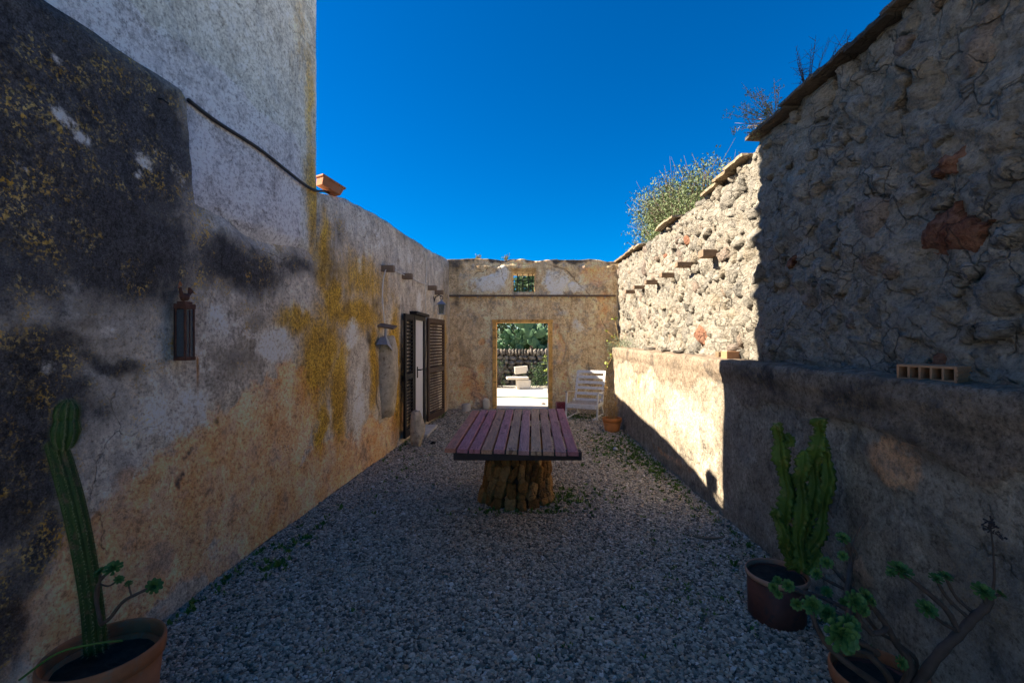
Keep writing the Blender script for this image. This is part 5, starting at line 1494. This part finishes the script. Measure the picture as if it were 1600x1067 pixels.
for k in range(6):
    t = [0.06, 0.26, 0.44, 0.62, 0.79, 0.965][k]
    c = back0.lerp(back1, t)
    add_bar("slat", (-W2, c.y - 0.012, c.z), (W2, c.y - 0.012, c.z), 0.062, 0.016, M['whitepaint'], (0, -1, 0.35)).rotation_euler = (0, 0, 0)
for k in range(6):
    y = -0.35 + k * 0.10
    add_bar("slat", (-W2, y, 0.315 + 0.004 * k * 0), (W2, y, 0.315), 0.052, 0.016, M['peeled'])
add_bar("front_rail", (-W2 - 0.01, -0.40, 0.275), (W2 + 0.01, -0.40, 0.275), 0.03, 0.085, M['whitepaint'])

# ------------------------------------------------------------------ weeds, bushes, trees
def leafcloud(b, n, centre, rad, size, aspect=0.45, up=0.2, rr=random):
    for _ in range(n):
        while True:
            p = Vector((rr.uniform(-1, 1), rr.uniform(-1, 1), rr.uniform(-1, 1)))
            if p.length < 1: break
        c = Vector((centre[0] + p.x * rad[0], centre[1] + p.y * rad[1], centre[2] + p.z * rad[2]))
        d = Vector((rr.gauss(0, 1), rr.gauss(0, 1), rr.gauss(up, 1))).normalized()
        s = d.cross(Vector((rr.gauss(0, 1), rr.gauss(0, 1), rr.gauss(0, 1)))).normalized()
        L_ = size * rr.uniform(0.6, 1.4)
        b.add([c, c + d * L_ * 0.5 + s * L_ * aspect * 0.5, c + d * L_, c + d * L_ * 0.5 - s * L_ * aspect * 0.5], [(0, 1, 2, 3)])

def weeds(name, label, pts, mat, hmax=0.042):
    b = MB()
    for (x, y, s) in pts:
        z = gz(x, y)
        for _ in range(random.randint(5, 9)):
            a = random.uniform(0, 2 * PI); e = random.uniform(0.4, 1.3); L_ = hmax * s * random.uniform(0.5, 1.1)
            d = Vector((math.cos(a) * math.cos(e), math.sin(a) * math.cos(e), math.sin(e))); sd_ = Vector((-math.sin(a), math.cos(a), 0)) * L_ * random.uniform(0.12, 0.3)
            c = Vector((x + random.uniform(-.012, .012), y + random.uniform(-.012, .012), z))
            b.add([c, c + d * L_ * 0.6 + sd_, c + d * L_, c + d * L_ * 0.6 - sd_], [(0, 1, 2, 3)])
    o = b.build(name, mat); return tag(o, label, "weeds", kind='stuff')
pts = []
def patch(cx, cy, rx, ry, n, s=1.0):
    for _ in range(n):
        pts.append((random.gauss(cx, rx), random.gauss(cy, ry), s * random.uniform(0.5, 1.2)))
patch(1.35, 6.6, 0.22, 0.55, 420, 1.1); patch(1.62, 6.0, 0.08, 0.9, 260, 1.1); patch(1.1, 9.25, 0.28, 0.2, 220, 1.1)
patch(0.42, 4.55, 0.12, 0.18, 130); patch(0.0, 4.15, 0.3, 0.05, 60); patch(0.75, 4.6, 0.3, 0.3, 60)
for y in np.arange(2.0, 9.8, 0.035):
    if fbm(np.array([y * 1.5]), np.array([0.3]), 7)[0] > 0.48: pts.append((wl(y) + 0.05 + abs(random.gauss(0, 0.04)), y, random.uniform(0.5, 1.3)))
    if random.random() < 0.8 and y < 8.6: pts.append((wr(y) - 0.05 - abs(random.gauss(0, 0.06)), y, random.uniform(0.5, 1.3)))
for _ in range(420):
    y = random.uniform(1.9, 9.5); x = random.uniform(wl(y) + 0.1, 1.7)
    if fbm(np.array([x * 1.3]), np.array([y * 1.3]), 77)[0] > 0.47: pts.append((x, y, random.uniform(0.35, 0.8)))
patch(1.1, 2.8, 0.25, 0.35, 90, 0.7); patch(1.3, 3.4, 0.2, 0.3, 60, 0.7); patch(-1.35, 5.6, 0.12, 0.7, 90, 0.8); patch(-1.75, 3.4, 0.06, 0.3, 60, 1.2)
pts = [p for p in pts if wl(p[1]) + 0.02 < p[0] < (wr(p[1]) - 0.02 if p[1] < 8.6 else 2.1) and 1.6 < p[1] < 10.2]
weeds("weeds", "low green weeds scattered over the courtyard gravel and wall foots", pts, M['weed'])
# fallen dry leaves
b = MB()
for _ in range(150):
    y = random.uniform(2.0, 9); x = random.uniform(-1.7, 1.7); c = Vector((x, y, gz(x, y) + 0.014)); a = random.uniform(0, 6.3); L_ = random.uniform(0.012, 0.03)
    d = Vector((math.cos(a), math.sin(a), random.uniform(-.2, .4))) * L_; s_ = Vector((-math.sin(a), math.cos(a), random.uniform(-.3, .3))) * L_ * 0.4
    b.add([c - d, c + s_, c + d, c - s_], [(0, 1, 2, 3)])
tag(b.build("fallen_leaves", M['stub']), "scattered dry brown leaves on the courtyard gravel", "leaves", kind='stuff')
o = MB().tube(smooth_path([(1.38, 3.62, 0.03), (1.47, 3.58, 0.035), (1.6, 3.61, 0.03)], 4), [0.012, .012, .013, .012, .011, .01, .009, .008, .006], 7).build("fallen_stick", M['stub'])
tag(o, "short brown stick lying on the gravel by the right wall", "stick")
V, F = rock(88, 0.035, 0.05, 0.03, 2, 0.3)
o = mesh("blue_grey_stone", [Vector(v) + Vector((1.33, 6.45, 0.05)) for v in V], F, M['greymetal'], None, False)
tag(o, "small blue-grey stone lying in the green weed patch", "stone")

def shrub(name, label, cat, base, tips, leafmat, leaf, nleaf, spread, trunk_r=0.03, twigs=True, group=None, leafasp=0.35, branchmat=None):
    t = thing(name, label, cat, base, 0, group)
    B = Vector(base); tw_ = MB(); lf = MB()
    tw_.tube(smooth_path([(0, 0, 0), (0.03, 0.02, 0.3 * (max(x[2] for x in tips) - B.z))], 4), [trunk_r, trunk_r * .9, trunk_r * .85, trunk_r * .8, trunk_r * .75], 7)
    f = Vector((0.03, 0.02, 0.3 * (max(x[2] for x in tips) - B.z)))
    for tp in tips:
        e = Vector(tp) - B
        mid = f.lerp(e, 0.5) + Vector((random.uniform(-.1, .1), random.uniform(-.1, .1), random.uniform(-.02, .12)))
        path = smooth_path([f, mid, e], 5)
        tw_.tube(path, [trunk_r * 0.5 * (1 - 0.85 * i / 10) for i in range(11)], 5)
        for k in range(nleaf):
            p = path[random.randint(4, 10)] + Vector((random.gauss(0, spread), random.gauss(0, spread), random.gauss(0, spread)))
            leafcloud(lf, 4, p, (leaf * 1.2,) * 3, leaf, leafasp, 0.5)
        for _ in range(4):
            c = path[random.randint(4, 9)]; d = (e - f).normalized() + Vector((random.uniform(-.9, .9), random.uniform(-.9, .9), random.uniform(-.1, .8)))
            tw_.tube([c, c + d * spread * 2.2], [trunk_r * 0.12, trunk_r * 0.04], 4)
    tw_.build("trunk", branchmat or M['bark'], t, smooth=True)
    o = lf.build("crown", leafmat, t)
    return t
random.seed(21)
# olive-like bush behind the stone wall
tips = []
for k in range(170):
    y = random.uniform(6.7, 10.9)
    z = 3.98 + min(y - 6.7, 0.7) * 0.5 + max(0, y - 7.4) * 0.15 - max(0, y - 10.2) * 0.8 - abs(random.gauss(0, 0.45)) + random.uniform(-.05, .12)
    tips.append((2.85 + random.uniform(-0.2, 0.5), y, z))
shrub("wild_olive_bush", "airy grey-green wild bush leaning over the sunlit stone wall", "bush", (3.1, 8.6, 1.2), tips, M['olive'], 0.05, 85, 0.15, 0.05)
# thin dry weed on coping
def spray(name, label, base, n, L0, mat, col_leaf=None, lean=(-.3, 0, 1), kind=None):
    t = thing(name, label, "weed", base); b = MB(); lf = MB()
    for k in range(n):
        d = (Vector(lean) + Vector((random.gauss(0, .5), random.gauss(0, .5), random.gauss(0, .3)))).normalized()
        L_ = L0 * random.uniform(0.5, 1.15)
        e = d * L_ + Vector((0, 0, 0.1 * L_))
        b.tube([(0, 0, 0), d * L_ * 0.5 , e], [0.004, 0.003, 0.001], 4)
        for _ in range(14):
            c = (d * L_).lerp(Vector((0, 0, 0)), random.uniform(0, .7)); s = (Vector((random.gauss(0, 1), random.gauss(0, 1), random.gauss(.3, 1)))).normalized() * L0 * random.uniform(.08, .22)
            b.tube([c, c + s], [0.0018, 0.0008], 3)
            if col_leaf: leafcloud(lf, 3, c + s * 0.8, (0.01,) * 3, 0.018, 0.5, 0.3)
    b.build("stems", mat, t)
    if col_leaf: lf.build("foliage", col_leaf, t)
    return t
spray("coping_weed", "leafy pale weed sprouting from the near coping of the stone wall", (wu(3.75) + 0.03, 3.80, 3.42), 20, 0.36, M['drystem'], M['silver'], (-.5, .5, .6))
spray("dead_coping_weed", "dark dead bristly weed standing on the near stone coping", (wu(3.35) + 0.06, 3.42, 3.43), 9, 0.42, M['twig'], None, (-.1, 0.1, 1.4))
spray("thin_coping_twig", "single thin dark twig rising from the stone coping", (wu(3.05) + 0.1, 3.05, 3.43), 1, 0.26, M['twig'], None, (-.3, .1, 1.2))
for x, lb in ((-1.02, "left of the two tufts of fine weed on the far wall top"), (-0.35, "right of the two tufts of fine weed on the far wall top")):
    spray("wall_top_tuft", lb, (x, YB + 0.15, 3.40), 9, 0.16, M['drystem'], M['silver'], (0, 0, 1.2))
# silver plant trailing over the far end of the ledge
sp_ = thing("silver_ledge_plant", "grey-green feathery plant spilling over the far end of the ledge", "plant", (1.93, 8.35, 1.44))
lf = MB()
for k in range(260):
    a = random.random()
    c = (random.gauss(-0.10, 0.12), random.gauss(0.05, 0.28), 0.05 + random.gauss(0, 0.09) - (0.22 * a if k % 3 == 0 else 0))
    leafcloud(lf, 9, c, (0.035, 0.035, 0.035), 0.022, 0.3, 0.4)
lf.build("foliage", M['silver'], sp_)
yl = thing("caper_sprig", "yellow-green round-leaved sprig reaching out from the ledge corner", "plant", (1.86, 8.62, 1.45))
b = MB(); lf = MB()
for k, (px, py) in enumerate(((948, 517), (960, 498), (952, 535), (958, 525), (950, 570), (955, 555))):
    Yk = 8.75
    e = Vector(((px - 815) / 711 * Yk, Yk, 1.6 - (py - 530) / 711 * Yk)) - yl.location
    b.tube(smooth_path([(0, 0, -0.02), e * 0.5 + Vector((0, 0, 0.04)), e], 4), 0.004, 4)
    leafcloud(lf, 7, e, (0.05, 0.05, 0.04), 0.045, 0.9, 0.2)
b.build("stems", M['drystem'], yl); lf.build("leaves", M['yellowleaf'], yl)

# ------------------------------------------------------------------ beyond the doorway
# dry stone wall: every stone its own object
dw = thing("dry_stone_wall", "low grey dry stone wall across the yard beyond the doorway", "wall", (0, 16.0, 0))
V, F = [], []
MB().box((0.1, 0.30, 0.56), (8.2, 0.28, 1.12)).build("wall_core", M['coping'], dw)
random.seed(5)
rocks = []
for k in range(14):
    V, F = rock(300 + k, 1, 1, 1, 2, 0.3)
    me = bpy.data.meshes.new("wall_stone"); me.from_pydata([tuple(v) for v in V], [], F); me.materials.append(M['fieldstone'])
    for an, val in (('tint', random.random()), ('hue', 0.4 if k == 3 else 0.0)):
        at = me.attributes.new(an, 'FLOAT', 'POINT'); at.data.foreach_set("value", [val] * len(V))
    me.update(); rocks.append(me)
z = 0
for row in range(7):
    h = [0.2, 0.19, 0.18, 0.17, 0.16, 0.16, 0.24][row]
    x = -3.0 + random.uniform(0, 0.2)
    while x < 3.2:
        w = random.uniform(0.16, 0.34) if row < 6 else random.uniform(0.08, 0.15)
        o = part("wall_stone", random.choice(rocks), dw)
        o.scale = (w / 2 * 1.08, 0.17, h / 2 * 1.12); o.location = (x + w / 2, 0.12 + random.uniform(-0.03, 0.03), z + h / 2)
        o.rotation_euler = (random.uniform(-.1, .1), random.uniform(-.14, .14) + (random.uniform(-.3, .3) if row == 6 else 0), random.uniform(-.1, .1))
        x += w
    z += h * 0.96
# stone seat
ss_ = thing("stone_seat", "pale seat of stacked cut stone blocks out in the sunny yard", "seat", (0.0, 14.9, 0), R(6))
MB().box((0.05, 0, 0.14), (0.46, 0.34, 0.28)).build("base_block", M['palestone'], ss_, 0.02)
o = MB().box((-0.14, 0, 0.335), (0.72, 0.40, 0.08)).build("seat_slab", M['palestone'], ss_, 0.03)
MB().tube([(0.22, 0.05, 0.26), (0.20, 0.08, 0.55)], 0.02, 6).build("support", M['blackmetal'], ss_)
MB().box((0.0, 0.16, 0.585), (0.44, 0.12, 0.24), Matrix.Rotation(R(-5), 3, 'Y')).build("back_block", M['palestone'], ss_, 0.02)
# hose on the ground
o = MB().tube(smooth_path([(-3, 12.8, 0.02), (-1.2, 12.4, 0.02), (-0.2, 12.55, 0.02), (0.6, 12.25, 0.02), (1.6, 12.0, 0.02), (3.5, 12.3, 0.02)], 6), 0.014, 6).build("garden_hose", M['hosegreen'], None, smooth=True)
tag(o, "thin green hose snaking over the white ground beyond the doorway", "hose")
V, F = rock(89, 0.06, 0.04, 0.02, 2, 0.4)
o = mesh("dark_debris", [Vector(v) + Vector((0.54, 11.2, 0.02)) for v in V], F, M['twig'], None, False)
tag(o, "small dark scrap on the white ground near the doorway's right side", "debris")
# prickly pear
pp = thing("prickly_pear", "big prickly pear with flat green pads leaning over the dry stone wall", "cactus", (0.35, 16.9, 0))
V, F = lathe([(0.02, -1), (0.42, -0.88), (0.78, -0.5), (0.98, 0.05), (0.93, 0.5), (0.62, 0.88), (0.2, 1.0)], 14)
pm_ = bpy.data.meshes.new("pad"); pm_.from_pydata([(v[0], v[1] * 0.13, v[2]) for v in V], [], F); pm_.materials.append(M['pear']); pm_.polygons.foreach_set("use_smooth", [True] * len(F)); pm_.update()
random.seed(31)
def padchain(p, ang, yaw, depth, size):
    o = part("pad", pm_, pp)
    d = Vector((math.sin(ang), 0, math.cos(ang)))
    c = p + d * size * 0.9
    o.location = c; o.scale = (size * 0.72, size * 0.9, size)
    o.rotation_euler = (random.uniform(-.4, .4), ang, yaw)
    if depth > 0:
        for k in range(random.choice([2, 2, 2, 3])):
            na = ang + random.uniform(-1.0, 1.0)
            padchain(c + Vector((math.sin(na) * size * 0.8, random.uniform(-.12, .12), math.cos(na) * size * 0.8)), na, random.uniform(-1.2, 1.2), depth - 1, size * random.uniform(0.82, 1.0))
for x, a in ((-0.3, .2), (0.1, -.2), (0.3, .4), (0.2, 0.8)):
    padchain(Vector((x, random.uniform(-.3, .3), 0.6)), a, random.uniform(-.8, .8), 5, 0.18)
for x, z, a in ((-0.15, 1.9, 2.0), (0.15, 1.5, 2.6), (0.42, 1.25, 2.4), (-.35, 2.2, -1.2), (-.1, 2.15, .4), (0.3, 1.85, 1.1), (0.05, 1.65, -2.6), (0.5, 1.0, 2.2)):
    o = part("pad", pm_, pp); o.location = (x, -0.62, z - 0.05); o.scale = (0.17, 0.2, 0.25); o.rotation_euler = (random.uniform(-.4, .4), a, random.uniform(-.6, .6))
tr = MB().tube([(-0.1, 0, 0), (0, -0.2, 0.9), (0.1, -0.4, 1.6)], [0.14, 0.12, 0.09], 8).build("stem", M['bark'], pp)
# trees behind
def tree(label, base, h, rad, mat, n, group="trees beyond the dry stone wall"):
    t = thing("evergreen_tree", label, "tree", base, 0, group)
    tk = MB(); cr = MB()
    tk.tube(smooth_path([(0, 0, 0), (0.1, 0, h * 0.3), (0.0, 0.05, h * 0.7)], 4), [0.16, .15, .14, .12, .11, .09, .08, .07, .05], 8)
    for k in range(n):
        a = random.uniform(0, 2 * PI); zz = random.uniform(0.12, 1); rr_ = rad * math.sin(PI * min(0.97, zz * 0.9 + 0.1)) ** 0.7 * random.uniform(0.45, 1)
        c = Vector((math.cos(a) * rr_, math.sin(a) * rr_, h * zz * 0.93))
        if k % 3 == 0: tk.tube([(0, 0, h * zz * 0.6), c], [0.035, 0.01], 5)
        leafcloud(cr, 60, c, (0.34, 0.34, 0.26), 0.13, 0.55, 0.2)
    tk.build("trunk", M['bark'], t, smooth=True); cr.build("crown", mat, t)
tree("dark bushy tree behind the wall, seen at the doorway's left side", (-1.6, 18.6, 0), 4.3, 1.8, M['darkleaf'], 110)
tree("dark bushy tree behind the prickly pear, filling the middle of the doorway", (0.3, 19.6, 0), 4.75, 2.0, M['darkleaf'], 130)
tree("dark bushy tree behind the wall, seen at the doorway's right side", (2.2, 18.8, 0), 4.2, 1.7, M['darkleaf'], 95)
# shrub with yellow leaves in front of the wall, right
random.seed(44)
gs = thing("yellow_green_shrub", "leafy green and yellow shrub in front of the dry stone wall", "shrub", (0.72, 15.45, 0))
lf = MB(); lf2 = MB()
for k in range(120):
    c = (random.gauss(0.05, 0.36), random.gauss(0, 0.16), abs(random.gauss(0.42, 0.26)))
    leafcloud(lf, 16, c, (0.1, 0.1, 0.08), 0.06, 0.5, 0.2)
    if c[0] > 0.0 and k % 2 == 0: leafcloud(lf2, 8, (c[0] + 0.03, c[1] - 0.1, c[2] + 0.03), (0.06, 0.06, 0.05), 0.06, 0.6, 0.2)
lf.build("foliage", M['darkleaf'], gs); lf2.build("young_leaves", M['yellowleaf'], gs)
dk = thing("dark_shrub", "dark twiggy shrub in shade at the left foot of the dry stone wall", "shrub", (-0.95, 15.3, 0))
lf = MB()
for k in range(70):
    c = Vector((random.gauss(0, 0.16), random.gauss(0, 0.2), 0)); e = Vector((random.gauss(0, 0.28), random.gauss(0, 0.25), random.uniform(0.5, 1.0)))
    lf.tube([c, c.lerp(e, .5) + Vector((random.uniform(-.05, .05), 0, 0)), e], [0.012, 0.008, 0.003], 4)
lf.build("branches", M['twig'], dk)
lf = MB()
for k in range(70):
    leafcloud(lf, 12, (random.gauss(0, 0.25), random.gauss(0, 0.2), random.uniform(0.1, 0.9)), (0.08, 0.08, 0.08), 0.05, 0.4)
lf.build("foliage", M['darkleaf'], dk)
